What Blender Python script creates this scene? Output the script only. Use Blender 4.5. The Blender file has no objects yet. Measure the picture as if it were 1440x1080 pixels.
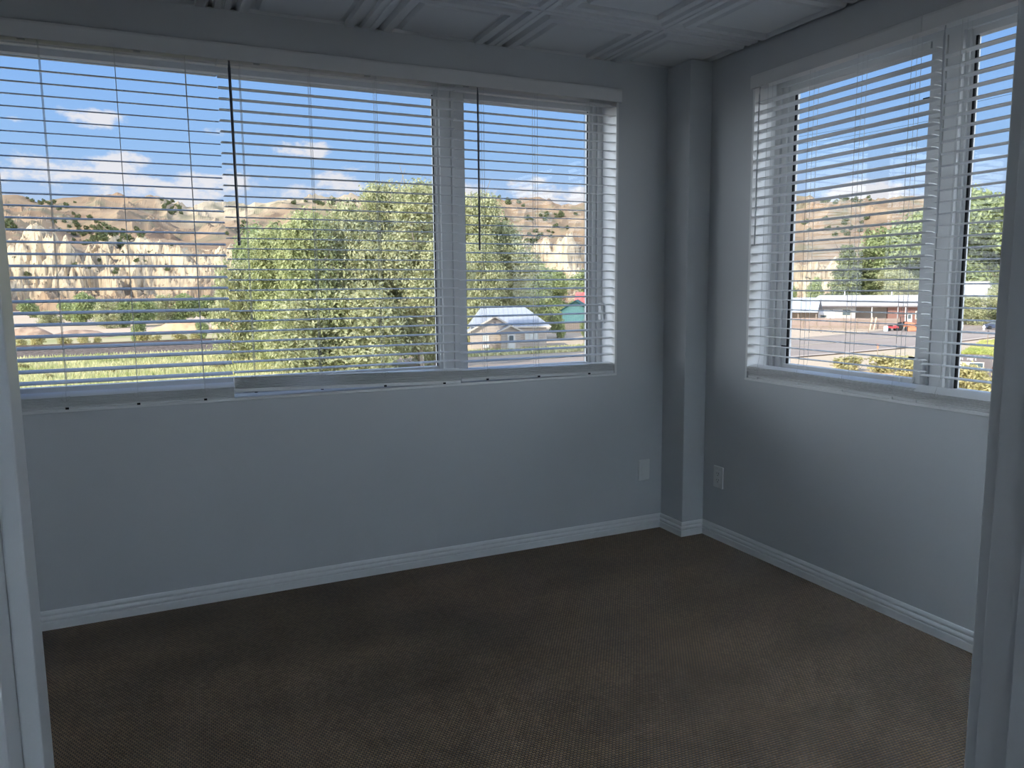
import bpy, bmesh, math, random
import numpy as np
from mathutils import Vector, Matrix

random.seed(7)
rng = np.random.default_rng(11)
SC = bpy.context.scene
COL = SC.collection
R = math.radians

# ---------------------------------------------------------------- camera
F_PX, YAW, PITCH, ROLL = 1077.76, 0.4345, 0.1274, -0.0093
CAM = Vector((-2.6216, -3.4064, 1.334))
_cy, _sy, _cp, _sp = math.cos(YAW), math.sin(YAW), math.cos(PITCH), math.sin(PITCH)
FWD = Vector((_sy * _cp, _cy * _cp, -_sp))
_r0 = Vector((_cy, -_sy, 0))
_u0 = _r0.cross(FWD)
RIGHT = math.cos(ROLL) * _r0 + math.sin(ROLL) * _u0
UP = -math.sin(ROLL) * _r0 + math.cos(ROLL) * _u0
cam_data = bpy.data.cameras.new('camera')
cam_data.sensor_width = 36.0
cam_data.lens = 36.0 * F_PX / 1440.0
cam_data.clip_start = 0.02
cam_data.clip_end = 6000
cam = bpy.data.objects.new('camera', cam_data)
COL.objects.link(cam)
m = Matrix((RIGHT, UP, -FWD)).transposed().to_4x4()
m.translation = CAM
cam.matrix_world = m
SC.camera = cam


def bearing(px, py):
    """direction of a survey point: (east, north, rise) per unit of horizontal distance"""
    d = FWD + RIGHT * ((px - 720) / F_PX) + UP * ((540 - py) / F_PX)
    h = math.hypot(d.x, d.y)
    return d.x / h, d.y / h, d.z / h


GZ = -6.7


def spot(px, dist, z=GZ):
    e, n, _ = bearing(px, 400)
    return Vector((CAM.x + e * dist, CAM.y + n * dist, z))


def gspot(px, py, z=GZ):
    e, n, t = bearing(px, py)
    d = (z - CAM.z) / t
    return Vector((CAM.x + e * d, CAM.y + n * d, z))


# ---------------------------------------------------------------- materials
def srgb(r, g, b):
    def f(c):
        c /= 255.0
        return c / 12.92 if c <= 0.04045 else ((c + 0.055) / 1.055) ** 2.4
    return (f(r), f(g), f(b), 1)


def mat(name, col, rough=0.6, spec=0.3, var=0.0, scale=6.0, bump=0.0, bscale=60.0, metallic=0.0, detail=4.0, col2=None, coat=0):
    M = bpy.data.materials.new(name)
    M.use_nodes = True
    nt = M.node_tree
    b = nt.nodes['Principled BSDF']
    b.inputs['Roughness'].default_value = rough
    b.inputs['Specular IOR Level'].default_value = spec
    b.inputs['Metallic'].default_value = metallic
    col = tuple(col) if len(col) == 4 else tuple(col) + (1,)
    tc = nt.nodes.new('ShaderNodeTexCoord')
    n = nt.nodes.new('ShaderNodeTexNoise')
    n.inputs['Scale'].default_value = scale
    n.inputs['Detail'].default_value = detail
    nt.links.new(tc.outputs['Object'], n.inputs['Vector'])
    ramp = nt.nodes.new('ShaderNodeValToRGB')
    ramp.color_ramp.elements[0].position = 0.3
    ramp.color_ramp.elements[1].position = 0.7
    if col2 is None:
        lo = tuple(c * (1 - var) for c in col[:3]) + (1,)
        hi = tuple(min(1, c * (1 + var)) for c in col[:3]) + (1,)
    else:
        lo, hi = col, (tuple(col2) if len(col2) == 4 else tuple(col2) + (1,))
    ramp.color_ramp.elements[0].color = lo
    ramp.color_ramp.elements[1].color = hi
    nt.links.new(n.outputs['Fac'], ramp.inputs['Fac'])
    nt.links.new(ramp.outputs['Color'], b.inputs['Base Color'])
    if bump > 0:
        n2 = nt.nodes.new('ShaderNodeTexNoise')
        n2.inputs['Scale'].default_value = bscale
        n2.inputs['Detail'].default_value = 3
        nt.links.new(tc.outputs['Object'], n2.inputs['Vector'])
        bp = nt.nodes.new('ShaderNodeBump')
        bp.inputs['Strength'].default_value = bump
        bp.inputs['Distance'].default_value = 0.002
        nt.links.new(n2.outputs['Fac'], bp.inputs['Height'])
        nt.links.new(bp.outputs['Normal'], b.inputs['Normal'])
    return M


def leaf_mat(name, c1, c2, scale=0.35, trans=0.35):
    M = bpy.data.materials.new(name)
    M.use_nodes = True
    nt = M.node_tree
    for n in list(nt.nodes):
        nt.nodes.remove(n)
    out = nt.nodes.new('ShaderNodeOutputMaterial')
    tc = nt.nodes.new('ShaderNodeTexCoord')
    n = nt.nodes.new('ShaderNodeTexNoise')
    n.inputs['Scale'].default_value = scale
    n.inputs['Detail'].default_value = 6
    n.inputs['Roughness'].default_value = 0.75
    nt.links.new(tc.outputs['Object'], n.inputs['Vector'])
    r = nt.nodes.new('ShaderNodeValToRGB')
    r.color_ramp.elements[0].position = 0.35
    r.color_ramp.elements[0].color = c1
    r.color_ramp.elements[1].position = 0.65
    r.color_ramp.elements[1].color = c2
    nt.links.new(n.outputs['Fac'], r.inputs['Fac'])
    d = nt.nodes.new('ShaderNodeBsdfDiffuse')
    t = nt.nodes.new('ShaderNodeBsdfTranslucent')
    mx = nt.nodes.new('ShaderNodeMixShader')
    mx.inputs[0].default_value = trans
    nt.links.new(r.outputs['Color'], d.inputs['Color'])
    nt.links.new(r.outputs['Color'], t.inputs['Color'])
    nt.links.new(d.outputs[0], mx.inputs[1])
    nt.links.new(t.outputs[0], mx.inputs[2])
    nt.links.new(mx.outputs[0], out.inputs[0])
    return M


def siding_mat(name, col, dark, pitch, axis='Z', width=0.12, rough=0.7):
    """boards: dark joint lines every `pitch` metres along an object axis"""
    M = mat(name, col, rough, 0.2, 0.06, 3.0)
    nt = M.node_tree
    b = nt.nodes['Principled BSDF']
    src = b.inputs['Base Color'].links[0].from_socket
    tc = nt.nodes.new('ShaderNodeTexCoord')
    sp = nt.nodes.new('ShaderNodeSeparateXYZ')
    nt.links.new(tc.outputs['Object'], sp.inputs[0])
    mu = nt.nodes.new('ShaderNodeMath'); mu.operation = 'DIVIDE'; mu.inputs[1].default_value = pitch
    nt.links.new(sp.outputs[axis], mu.inputs[0])
    fr = nt.nodes.new('ShaderNodeMath'); fr.operation = 'FRACT'
    nt.links.new(mu.outputs[0], fr.inputs[0])
    lt = nt.nodes.new('ShaderNodeMath'); lt.operation = 'LESS_THAN'; lt.inputs[1].default_value = width
    nt.links.new(fr.outputs[0], lt.inputs[0])
    mx = nt.nodes.new('ShaderNodeMixRGB')
    mx.inputs[2].default_value = dark
    nt.links.new(lt.outputs[0], mx.inputs[0])
    nt.links.new(src, mx.inputs[1])
    nt.links.new(mx.outputs[0], b.inputs['Base Color'])
    return M


def glass_mat(name, tint=(1, 1, 1, 1), ior=1.5):
    M = bpy.data.materials.new(name)
    M.use_nodes = True
    nt = M.node_tree
    for n in list(nt.nodes):
        nt.nodes.remove(n)
    out = nt.nodes.new('ShaderNodeOutputMaterial')
    tr = nt.nodes.new('ShaderNodeBsdfTransparent'); tr.inputs[0].default_value = tint
    gl = nt.nodes.new('ShaderNodeBsdfGlossy'); gl.inputs['Roughness'].default_value = 0.01
    lw = nt.nodes.new('ShaderNodeLayerWeight'); lw.inputs[0].default_value = .5
    pw_ = nt.nodes.new('ShaderNodeMath'); pw_.operation = 'POWER'; pw_.inputs[1].default_value = 5
    nt.links.new(lw.outputs['Facing'], pw_.inputs[0])
    fr = nt.nodes.new('ShaderNodeMath'); fr.operation = 'MULTIPLY_ADD'; fr.inputs[1].default_value = .7; fr.inputs[2].default_value = .02
    nt.links.new(pw_.outputs[0], fr.inputs[0])
    mx = nt.nodes.new('ShaderNodeMixShader')
    nt.links.new(fr.outputs[0], mx.inputs[0])
    nt.links.new(tr.outputs[0], mx.inputs[1])
    nt.links.new(gl.outputs[0], mx.inputs[2])
    nt.links.new(mx.outputs[0], out.inputs[0])
    return M


def attr_mat(name, rough=0.9, speck=None, scale=0.02, amt=0.25):
    """albedo from the mesh's own colour attribute (rock, soil, scrub) broken up with fine noise"""
    M = bpy.data.materials.new(name)
    M.use_nodes = True
    nt = M.node_tree
    b = nt.nodes['Principled BSDF']
    b.inputs['Roughness'].default_value = rough
    b.inputs['Specular IOR Level'].default_value = 0.05
    a = nt.nodes.new('ShaderNodeAttribute'); a.attribute_name = 'soil'
    tc = nt.nodes.new('ShaderNodeTexCoord')
    n = nt.nodes.new('ShaderNodeTexNoise')
    n.inputs['Scale'].default_value = scale
    n.inputs['Detail'].default_value = 8
    n.inputs['Roughness'].default_value = 0.7
    nt.links.new(tc.outputs['Object'], n.inputs['Vector'])
    mr = nt.nodes.new('ShaderNodeMapRange')
    mr.inputs[1].default_value = 0.3; mr.inputs[2].default_value = 0.7
    mr.inputs[3].default_value = 1 - amt; mr.inputs[4].default_value = 1 + amt
    nt.links.new(n.outputs['Fac'], mr.inputs[0])
    mul = nt.nodes.new('ShaderNodeVectorMath'); mul.operation = 'MULTIPLY'
    nt.links.new(a.outputs['Color'], mul.inputs[0])
    nt.links.new(mr.outputs[0], mul.inputs[1])
    src = mul.outputs[0]
    if speck:
        v = nt.nodes.new('ShaderNodeTexNoise')
        v.inputs['Scale'].default_value = speck[0]
        v.inputs['Detail'].default_value = 3
        nt.links.new(tc.outputs['Object'], v.inputs['Vector'])
        g = nt.nodes.new('ShaderNodeMapRange')
        g.inputs[1].default_value = speck[1]; g.inputs[2].default_value = speck[1] + 0.04
        nt.links.new(v.outputs['Fac'], g.inputs[0])
        mx = nt.nodes.new('ShaderNodeMixRGB')
        mx.inputs[2].default_value = speck[2]
        nt.links.new(g.outputs[0], mx.inputs[0])
        nt.links.new(src, mx.inputs[1])
        src = mx.outputs[0]
    nt.links.new(src, b.inputs['Base Color'])
    return M


MT = {}
MT['wall'] = mat('wall_paint', (0.61, 0.62, 0.625), 0.55, 0.3, 0.015, 2.0, 0.12, 90)
MT['white'] = mat('white_trim_paint', (0.84, 0.84, 0.83), 0.35, 0.45, 0.01, 3.0)
MT['ceiling'] = mat('ceiling_tile_white', (0.76, 0.76, 0.755), 0.6, 0.3, 0.02, 2.0, 0.05, 120)
MT['slat'] = mat('white_vinyl_slat', (0.78, 0.78, 0.77), 0.38, 0.45, 0.01, 3.0)
MT['vinyl'] = mat('white_window_vinyl', (0.72, 0.72, 0.70), 0.4, 0.4, 0.01, 3.0)
MT['cord'] = mat('blind_cord', (0.66, 0.66, 0.64), 0.8, 0.1, 0.02, 20)
MT['wand_backlit'] = mat('backlit_wand_plastic', (0.10, 0.105, 0.12), 0.3, 0.5, 0.01, 10)  # same wand plastic, with the backlit darkness put into its colour
MT['wand'] = mat('wand_plastic', (0.50, 0.51, 0.53), 0.3, 0.5, 0.01, 10)
MT['black'] = mat('black_rubber', (0.012, 0.012, 0.013), 0.7, 0.2, 0.05, 10)
MT['plate'] = mat('outlet_plastic', (0.78, 0.78, 0.76), 0.35, 0.5, 0.01, 10)
MT['steel'] = mat('brushed_steel', (0.5, 0.5, 0.5), 0.35, 0.5, 0.02, 30, metallic=0.9)
MT['darkhall'] = mat('hall_paint', (0.45, 0.45, 0.44), 0.6, 0.3, 0.02, 2)
MT['hallwall'] = mat('unseen_hall_paint', (0.72, 0.72, 0.71), 0.6, 0.3, 0.02, 2)
MT['glass'] = glass_mat('window_glass', (0.97, 0.985, 0.98, 1))


def carpet_mat():
    M = bpy.data.materials.new('brown_loop_carpet')
    M.use_nodes = True
    nt = M.node_tree
    b = nt.nodes['Principled BSDF']
    b.inputs['Roughness'].default_value = 0.95
    b.inputs['Specular IOR Level'].default_value = 0.08
    b.inputs['Sheen Weight'].default_value = 0.15
    tc = nt.nodes.new('ShaderNodeTexCoord')
    mp = nt.nodes.new('ShaderNodeMapping'); mp.inputs['Rotation'].default_value = (0, 0, R(3))
    nt.links.new(tc.outputs['Object'], mp.inputs[0])
    br = nt.nodes.new('ShaderNodeTexBrick')
    br.offset = 0.5
    br.inputs['Scale'].default_value = 1.0
    br.inputs['Brick Width'].default_value = 0.0115
    br.inputs['Row Height'].default_value = 0.0095
    br.inputs['Mortar Size'].default_value = 0.0026
    br.inputs['Mortar Smooth'].default_value = 1.0
    br.inputs['Color1'].default_value = (0.225, 0.140, 0.078, 1)
    br.inputs['Color2'].default_value = (0.150, 0.092, 0.051, 1)
    br.inputs['Mortar'].default_value = (0.012, 0.009, 0.007, 1)
    nt.links.new(mp.outputs[0], br.inputs['Vector'])
    big = nt.nodes.new('ShaderNodeTexNoise')
    big.inputs['Scale'].default_value = 1.6
    big.inputs['Detail'].default_value = 5
    nt.links.new(tc.outputs['Object'], big.inputs['Vector'])
    mr = nt.nodes.new('ShaderNodeMapRange')
    mr.inputs[1].default_value = 0.32; mr.inputs[2].default_value = 0.68
    mr.inputs[3].default_value = 0.78; mr.inputs[4].default_value = 1.22
    nt.links.new(big.outputs['Fac'], mr.inputs[0])
    # vacuum tracks: stretched noise where the pile leans the other way
    mp2 = nt.nodes.new('ShaderNodeMapping')
    mp2.inputs['Rotation'].default_value = (0, 0, R(62))
    mp2.inputs['Scale'].default_value = (0.55, 2.6, 1)
    nt.links.new(tc.outputs['Object'], mp2.inputs[0])
    tr = nt.nodes.new('ShaderNodeTexNoise'); tr.inputs['Scale'].default_value = 1.0; tr.inputs['Detail'].default_value = 2
    nt.links.new(mp2.outputs[0], tr.inputs['Vector'])
    mr2 = nt.nodes.new('ShaderNodeMapRange')
    mr2.inputs[1].default_value = 0.4; mr2.inputs[2].default_value = 0.6
    mr2.inputs[3].default_value = 0.82; mr2.inputs[4].default_value = 1.14
    nt.links.new(tr.outputs['Fac'], mr2.inputs[0])
    m1 = nt.nodes.new('ShaderNodeMath'); m1.operation = 'MULTIPLY'
    nt.links.new(mr.outputs[0], m1.inputs[0]); nt.links.new(mr2.outputs[0], m1.inputs[1])
    vm = nt.nodes.new('ShaderNodeVectorMath'); vm.operation = 'MULTIPLY'
    nt.links.new(br.outputs['Color'], vm.inputs[0]); nt.links.new(m1.outputs[0], vm.inputs[1])
    nt.links.new(vm.outputs[0], b.inputs['Base Color'])
    inv = nt.nodes.new('ShaderNodeMath'); inv.operation = 'SUBTRACT'; inv.inputs[0].default_value = 1.0
    nt.links.new(br.outputs['Fac'], inv.inputs[1])
    bp = nt.nodes.new('ShaderNodeBump'); bp.inputs['Strength'].default_value = 0.9; bp.inputs['Distance'].default_value = 0.003
    nt.links.new(inv.outputs[0], bp.inputs['Height'])
    nt.links.new(bp.outputs['Normal'], b.inputs['Normal'])
    return M


MT['carpet'] = carpet_mat()


# ---------------------------------------------------------------- object helpers
def tag(o, label=None, cat=None, group=None, kind=None):
    if label: o['label'] = label
    if cat: o['category'] = cat
    if group: o['group'] = group
    if kind: o['kind'] = kind
    return o


def empty(name, loc, label=None, cat=None, group=None, kind=None, rz=0.0):
    o = bpy.data.objects.new(name, None)
    o.empty_display_size = 0.1
    o.location = loc
    o.rotation_euler = (0, 0, rz)
    COL.objects.link(o)
    return tag(o, label, cat, group, kind)


class MB:
    def __init__(self):
        self.v, self.f = [], []

    def add(self, vs, fs):
        n = len(self.v)
        self.v += [tuple(p) for p in vs]
        self.f += [tuple(i + n for i in f) for f in fs]
        return self

    def box(self, x0, x1, y0, y1, z0, z1):
        vs = [(x0, y0, z0), (x1, y0, z0), (x1, y1, z0), (x0, y1, z0), (x0, y0, z1), (x1, y0, z1), (x1, y1, z1), (x0, y1, z1)]
        return self.add(vs, [(3, 2, 1, 0), (4, 5, 6, 7), (0, 1, 5, 4), (1, 2, 6, 5), (2, 3, 7, 6), (3, 0, 4, 7)])

    def loft(self, rings, close=True, caps=True):
        k = len(rings[0]); vs = [p for r in rings for p in r]; fs = []
        for i in range(len(rings) - 1):
            for j in range(k if close else k - 1):
                a, b = i * k + j, i * k + (j + 1) % k
                fs.append((a, b, b + k, a + k))
        if caps and close:
            fs.append(tuple(range(k))[::-1]); fs.append(tuple(range((len(rings) - 1) * k, len(rings) * k)))
        return self.add(vs, fs)

    def tube(self, pts, rad, seg=8):
        pts = [Vector(p) for p in pts]
        rads = rad if isinstance(rad, (list, tuple)) else [rad] * len(pts)
        rings = []
        for i, p in enumerate(pts):
            d = (pts[min(i + 1, len(pts) - 1)] - pts[max(i - 1, 0)]).normalized()
            a = d.cross(Vector((0, 0, 1)))
            if a.length < 0.1: a = d.cross(Vector((1, 0, 0)))
            a.normalize(); b = d.cross(a)
            rings.append([p + (a * math.cos(t) + b * math.sin(t)) * rads[i] for t in [2 * math.pi * k / seg for k in range(seg)]])
        return self.loft(rings)

    def prism(self, poly, axis, a0, a1):
        """poly in the two other axes (cyclic order), extruded along axis"""
        def P(q, a):
            return {'x': (a, q[0], q[1]), 'y': (q[0], a, q[1]), 'z': (q[0], q[1], a)}[axis]
        return self.loft([[P(q, a0) for q in poly], [P(q, a1) for q in poly]])

    def map(self, fn):
        self.v = [tuple(fn(p)) for p in self.v]
        return self

    def build(self, name, material, parent=None, smooth=False, bevel=0.0, bseg=2, recalc=True):
        me = bpy.data.meshes.new(name)
        off = Vector((0, 0, 0))
        me.from_pydata(self.v, [], self.f)
        if recalc:
            bm = bmesh.new(); bm.from_mesh(me)
            bmesh.ops.recalc_face_normals(bm, faces=bm.faces)
            if bevel > 0:
                es = [e for e in bm.edges if e.is_manifold and e.calc_face_angle(0) > 0.6]
                bmesh.ops.bevel(bm, geom=es, offset=bevel, segments=bseg, affect='EDGES', profile=0.5)
            bm.to_mesh(me); bm.free()
        if smooth:
            me.polygons.foreach_set('use_smooth', [True] * len(me.polygons))
        me.materials.append(material)
        o = bpy.data.objects.new(name, me)
        COL.objects.link(o)
        if parent is not None:
            o.parent = parent
        return o

    def build_at(self, name, material, parent, **kw):
        """verts given in world space, parent an unrotated Empty"""
        L = Vector(parent.location)
        self.v = [(p[0] - L.x, p[1] - L.y, p[2] - L.z) for p in self.v]
        return self.build(name, material, parent, **kw)


def structure(o):
    o['kind'] = 'structure'
    return o


def copy_tree(o, parent=None):
    c = o.copy(); COL.objects.link(c)
    if parent is not None: c.parent = parent
    for ch in list(o.children): copy_tree(ch, c)
    return c


# ---------------------------------------------------------------- room shell
H = 2.44
TOP = 2.56            # underside of the roof slab above the tiles
CA, CB = 0.1383, 0.1925
LX0, LX1, LZ0, LZ1 = -3.34, -0.4334, 0.862, 2.296
RY0, RY1, RZ0, RZ1 = -2.38, -0.4876, 0.8644, 2.290
WT = 0.20
ROOM_X0, DOOR_Y = -3.62, -2.88

w = MB()
w.box(ROOM_X0 - .15, WT, 0, WT, -0.1, LZ0)
w.box(ROOM_X0 - .15, WT, 0, WT, LZ1, H)
w.box(ROOM_X0 - .15, LX0, 0, WT, LZ0, LZ1)
w.box(LX1, WT, 0, WT, LZ0, LZ1)
w.box(ROOM_X0 - .15, WT, 0.05, WT, H, TOP)
structure(w.build('wall_left', MT['wall']))
w = MB()
w.box(0, WT, -5.3, 0, -0.1, RZ0)
w.box(0, WT, -5.3, 0, RZ1, H)
w.box(0, WT, -5.3, RY0, RZ0, RZ1)
w.box(0, WT, RY1, 0, RZ0, RZ1)
w.box(0.03, WT, -5.3, 0, H, TOP)
structure(w.build('wall_right', MT['wall']))
structure(MB().box(-CA, 0.0, -CB, 0.0, 0, H - .001).build('wall_corner', MT['wall'], bevel=.004))
structure(MB().box(ROOM_X0 - .15, ROOM_X0, DOOR_Y - 2.5, 0, -0.1, TOP).build('wall_far', MT['wall']))
JL, JR, DT = -2.6995, -1.789, 2.05          # door opening between the jambs
HALL_Y = -2.986
FILL_GAPS = ((ROOM_X0 + .06, -3.10), (-1.36, -.06))       # unseen glazed openings, added beside the door to admit fill light
w = MB()
w.box(ROOM_X0, WT, HALL_Y, DOOR_Y, 1.95, TOP).box(JL - .02, JR + .02, HALL_Y, DOOR_Y, DT + .02, 1.95)
for (a_, b_), (c_, d_) in zip(((ROOM_X0, JL - .02), (JR + .02, 0)), FILL_GAPS):
    w.box(a_, b_, HALL_Y, DOOR_Y, 0, .12).box(a_, c_, HALL_Y, DOOR_Y, 0.0001 + .12, 1.95).box(d_, b_, HALL_Y, DOOR_Y, 0.0001 + .12, 1.95)
structure(w.build('wall_back', MT['wall']))
for i_, (c_, d_) in enumerate(FILL_GAPS):
    sd = empty('window_%d' % (i_ + 3), ((c_ + d_) / 2, HALL_Y + .05, .12), kind='structure')  # unseen opening, added so fill light reaches the room
    structure(MB().box(c_, d_, HALL_Y + .045, HALL_Y + .051, 0.0001 + .12, 1.95).build_at('pane', MT['glass'], sd))
    fr_ = MB().box(c_, c_ + .03, HALL_Y + .03, HALL_Y + .066, 0.0001 + .12, 1.95).box(d_ - .03, d_, HALL_Y + .03, HALL_Y + .066, 0.0001 + .12, 1.95)
    structure(fr_.build_at('window_frame', MT['white'], sd))
FILL_GLOW = bpy.data.materials.new('fill_glow')  # glowing material of the unseen lamps added to brighten the room
FILL_GLOW.use_nodes = True
_b = FILL_GLOW.node_tree.nodes['Principled BSDF']
_b.inputs['Base Color'].default_value = (.8, .8, .8, 1)
_b.inputs['Emission Color'].default_value = (.72, .90, 1.14, 1)
_b.inputs['Emission Strength'].default_value = 165.0
structure(MB().box(-3.04, -2.96, -4.68, HALL_Y, 0, H).box(-1.48, -1.40, -4.68, HALL_Y, 0, H).build('light_baffles', MT['hallwall']))  # unseen partitions, added to shield the door jambs from the fill lamps
for x_, r_, lab_ in ((-3.33, .18, 'added unseen fill light behind the door wall, narrow one'), (-.72, .45, 'added unseen fill light behind the door wall, wider one')):
    cl = empty('fill_light', (x_, -4.15, H), lab_, 'fill light')  # unseen lamp, added as upward fill
    MB().box(x_ - r_, x_ + r_, -4.85, -3.45, 2.106, 2.112).build_at('glow_panel', FILL_GLOW, cl)
    MB().box(x_ - r_ - .02, x_ + r_ + .02, -4.87, -3.43, 2.06, 2.1).build_at('housing', MT['white'], cl)
    for y_ in (-4.7, -3.6):
        MB().tube([(x_, y_, 2.1), (x_, y_, H - .002)], .004, 6).build_at('hanger', MT['steel'], cl)


structure(MB().box(ROOM_X0 - .15, WT, -5.45, -5.3, -0.1, TOP).build('wall_hall', MT['darkhall']))
structure(MB().box(ROOM_X0 - .15, WT, -5.45, WT, -0.12, 0).build('floor', MT['carpet']))
structure(MB().box(ROOM_X0 - .4, 0.45, -5.7, 0.45, TOP, TOP + .12).build('roof_slab', MT['darkhall']))


# embossed ceiling tiles: one mesh, stepped squares with grooves
def ceiling():
    P, S = 0.593, 0.0
    xs0, ys0 = -0.522, -0.492
    prof = [(0.0, .004), (.004, .004), (.006, 0), (.030, 0), (.035, .016), (.050, .016), (.064, -.003), (.098, -.003),
            (.103, .015), (.120, .017), (.136, .002), (P / 2 + .001, .001)]
    ds = [d for d, _ in prof]; zs = [z for _, z in prof]

    def breaks(lo, hi, s0):
        out = {lo, hi}
        k0 = math.floor((lo - s0) / P) - 1
        for k in range(k0, k0 + int((hi - lo) / P) + 4):
            for d in ds[:-1]:
                for q in (s0 + k * P + d, s0 + (k + 1) * P - d):
                    if lo < q < hi: out.add(round(q, 5))
        return sorted(out)
    X = breaks(ROOM_X0, -0.016, xs0); Y = breaks(-2.88, 0.03, ys0)

    def hz(x, y):
        fx = ((x - xs0) / P) % 1.0; fy = ((y - ys0) / P) % 1.0
        d = min(fx, 1 - fx, fy, 1 - fy) * P
        return H + float(np.interp(d, ds, zs))
    vs = [(x, y, hz(x, y)) for y in Y for x in X]
    nx = len(X); fs = []
    for j in range(len(Y) - 1):
        for i in range(nx - 1):
            a, b, c, d = j * nx + i, j * nx + i + 1, (j + 1) * nx + i + 1, (j + 1) * nx + i
            # split so that the folds run along the tile's own diagonals
            za, zb, zc, zd = vs[a][2], vs[b][2], vs[c][2], vs[d][2]
            if abs(za - zc) > abs(zb - zd): fs += [(a, b, d), (b, c, d)]
            else: fs += [(a, b, c), (a, c, d)]
    o = MB().add(vs, fs).build('ceiling', MT['ceiling'], recalc=False)
    structure(o)


ceiling()
structure(MB().box(ROOM_X0, WT, -5.3, HALL_Y, H, H + .02).build('ceiling_hall', MT['hallwall']))


# baseboards: moulded profile along the wall, mitred at the corner chase
BP = [(0, 0), (.0165, 0), (.0165, .029), (.0150, .0315), (.0095, .0330), (.0100, .0355), (.0150, .0385), (.0158, .043), (.0150, .0475), (.0115, .0515), (.0060, .0535),
      (.0062, .0565), (.0100, .0590), (.0102, .064), (.0085, .069), (.0060, .0735), (0, .0755)]


def baseboard(name, p0, p1, n0, n1, nd):
    """p0,p1 plan points on the wall; n* plan offsets per unit depth at each end (mitre)"""
    mb = MB()
    mb.loft([[(p0[0] + d * n0[0], p0[1] + d * n0[1], z) for d, z in BP], [(p1[0] + d * n1[0], p1[1] + d * n1[1], z) for d, z in BP]])
    structure(mb.build(name, MT['white']))


baseboard('baseboard_left', (ROOM_X0, 0), (-CA, 0), (0, -1), (-1, -1), None)
cb = MB()
pl = [((-CA, 0), (-1, -1)), ((-CA, -CB), (-1, -1)), ((0, -CB), (-1, -1))]
cb.loft([[(p[0] + d * n[0], p[1] + d * n[1], z) for d, z in BP] for p, n in pl])
structure(cb.build('baseboard_corner', MT['white']))
baseboard('baseboard_right', (0, -CB), (0, DOOR_Y), (-1, -1), (-1, 0), None)

# window reveals: painted boards lining the openings (sill, head, sides)
RD = 0.135


def liner(name, axis, u0, u1, z0, z1):
    def Wp(p):
        u, v, z = p
        return (u, v, z) if axis == 'L' else (v, u, z)
    t = .012
    sill = MB().box(u0, u1, -.004, RD, z0, z0 + t).map(Wp)
    structure(sill.build(name, MT['white'], bevel=.002))
    side = MB().box(u0, u0 + t, -.001, RD, z0 + t, z1 - t).box(u1 - t, u1, -.001, RD, z0 + t, z1 - t).box(u0, u1, -.001, RD, z1 - t, z1).map(Wp)
    return side


structure(liner('trim_1', 'L', LX0, LX1, LZ0, LZ1).build('trim_2', MT['white']))
structure(liner('trim_3', 'R', RY0, RY1, RZ0, RZ1).build('trim_4', MT['white']))


# windows ------------------------------------------------------------
def window(name, axis, u0, u1, z0, z1, panes, mull, label):
    """panes: [(ua, ub, za, zb, operable)], all in wall coordinates"""
    def Wp(p):
        u, v, z = p
        return (u, v, z) if axis == 'L' else (v, u, z)
    c = Wp(((u0 + u1) / 2, RD, z0))
    root = empty(name, c, kind='structure')
    FV0, FV1 = RD - .002, RD + .062
    fr = MB()
    fw = .028
    fr.box(u0, u1, FV0, FV1, z0, z0 + .035).box(u0, u1, FV0, FV1, z1 - fw, z1)
    fr.box(u0, u0 + fw, FV0, FV1, z0 + .035, z1 - fw).box(u1 - fw, u1, FV0, FV1, z0 + .035, z1 - fw)
    o = fr.map(Wp).build_at('window_frame', MT['vinyl'], root); structure(o)
    for (ma, mb_) in mull:
        mm = MB(); mid = (ma + mb_) / 2
        mm.box(ma, mid - .003, FV0, FV1, z0 + .035, z1 - fw).box(mid + .003, mb_, FV0, FV1, z0 + .035, z1 - fw).box(mid - .003, mid + .003, FV0 + .008, FV1, z0 + .035, z1 - fw)
        structure(mm.map(Wp).build_at('mullion', MT['vinyl'], root))
    for (ua, ub, za, zb, sa, sb, op) in panes:
        # sash: from frame edge (sa,sb) to the glass (ua,ub), stepped
        s = MB()
        zl, zh = z0 + .035, z1 - fw
        v0 = FV0 + (.012 if op else .018)
        for (a, b, vv) in ((sa, ua, 1), (ub, sb, -1)):
            lo, hi = (a, b)
            w_ = hi - lo
            if w_ <= 0.004: continue
            if vv > 0:
                s.box(lo, lo + w_ * .55, v0, FV1 - .004, zl, zh).box(lo + w_ * .55, hi, v0 + .012, FV1 - .004, zl, zh)
            else:
                s.box(hi - w_ * .55, hi, v0, FV1 - .004, zl, zh).box(lo, hi - w_ * .55, v0 + .012, FV1 - .004, zl, zh)
        s.box(ua, ub, v0, FV1 - .004, zl, za).box(ua, ub, v0, FV1 - .004, zb, zh)
        structure(s.map(Wp).build_at('sash', MT['vinyl'], root))
        g = MB().box(ua + .0005, ub - .0005, FV0 + .040, FV0 + .044, za, zb)
        structure(g.map(Wp).build_at('pane', MT['glass'], root))
        k = MB(); q = .0035 if axis == 'L' else .009
        k.box(ub - q, ub, FV0 + .030, FV0 + .0395, za, zb)
        if axis == 'L': k.box(ua, ua + q, FV0 + .030, FV0 + .0395, za, zb)
        structure(k.map(Wp).build_at('gasket', MT['black'], root))
    return root, Wp


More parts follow.
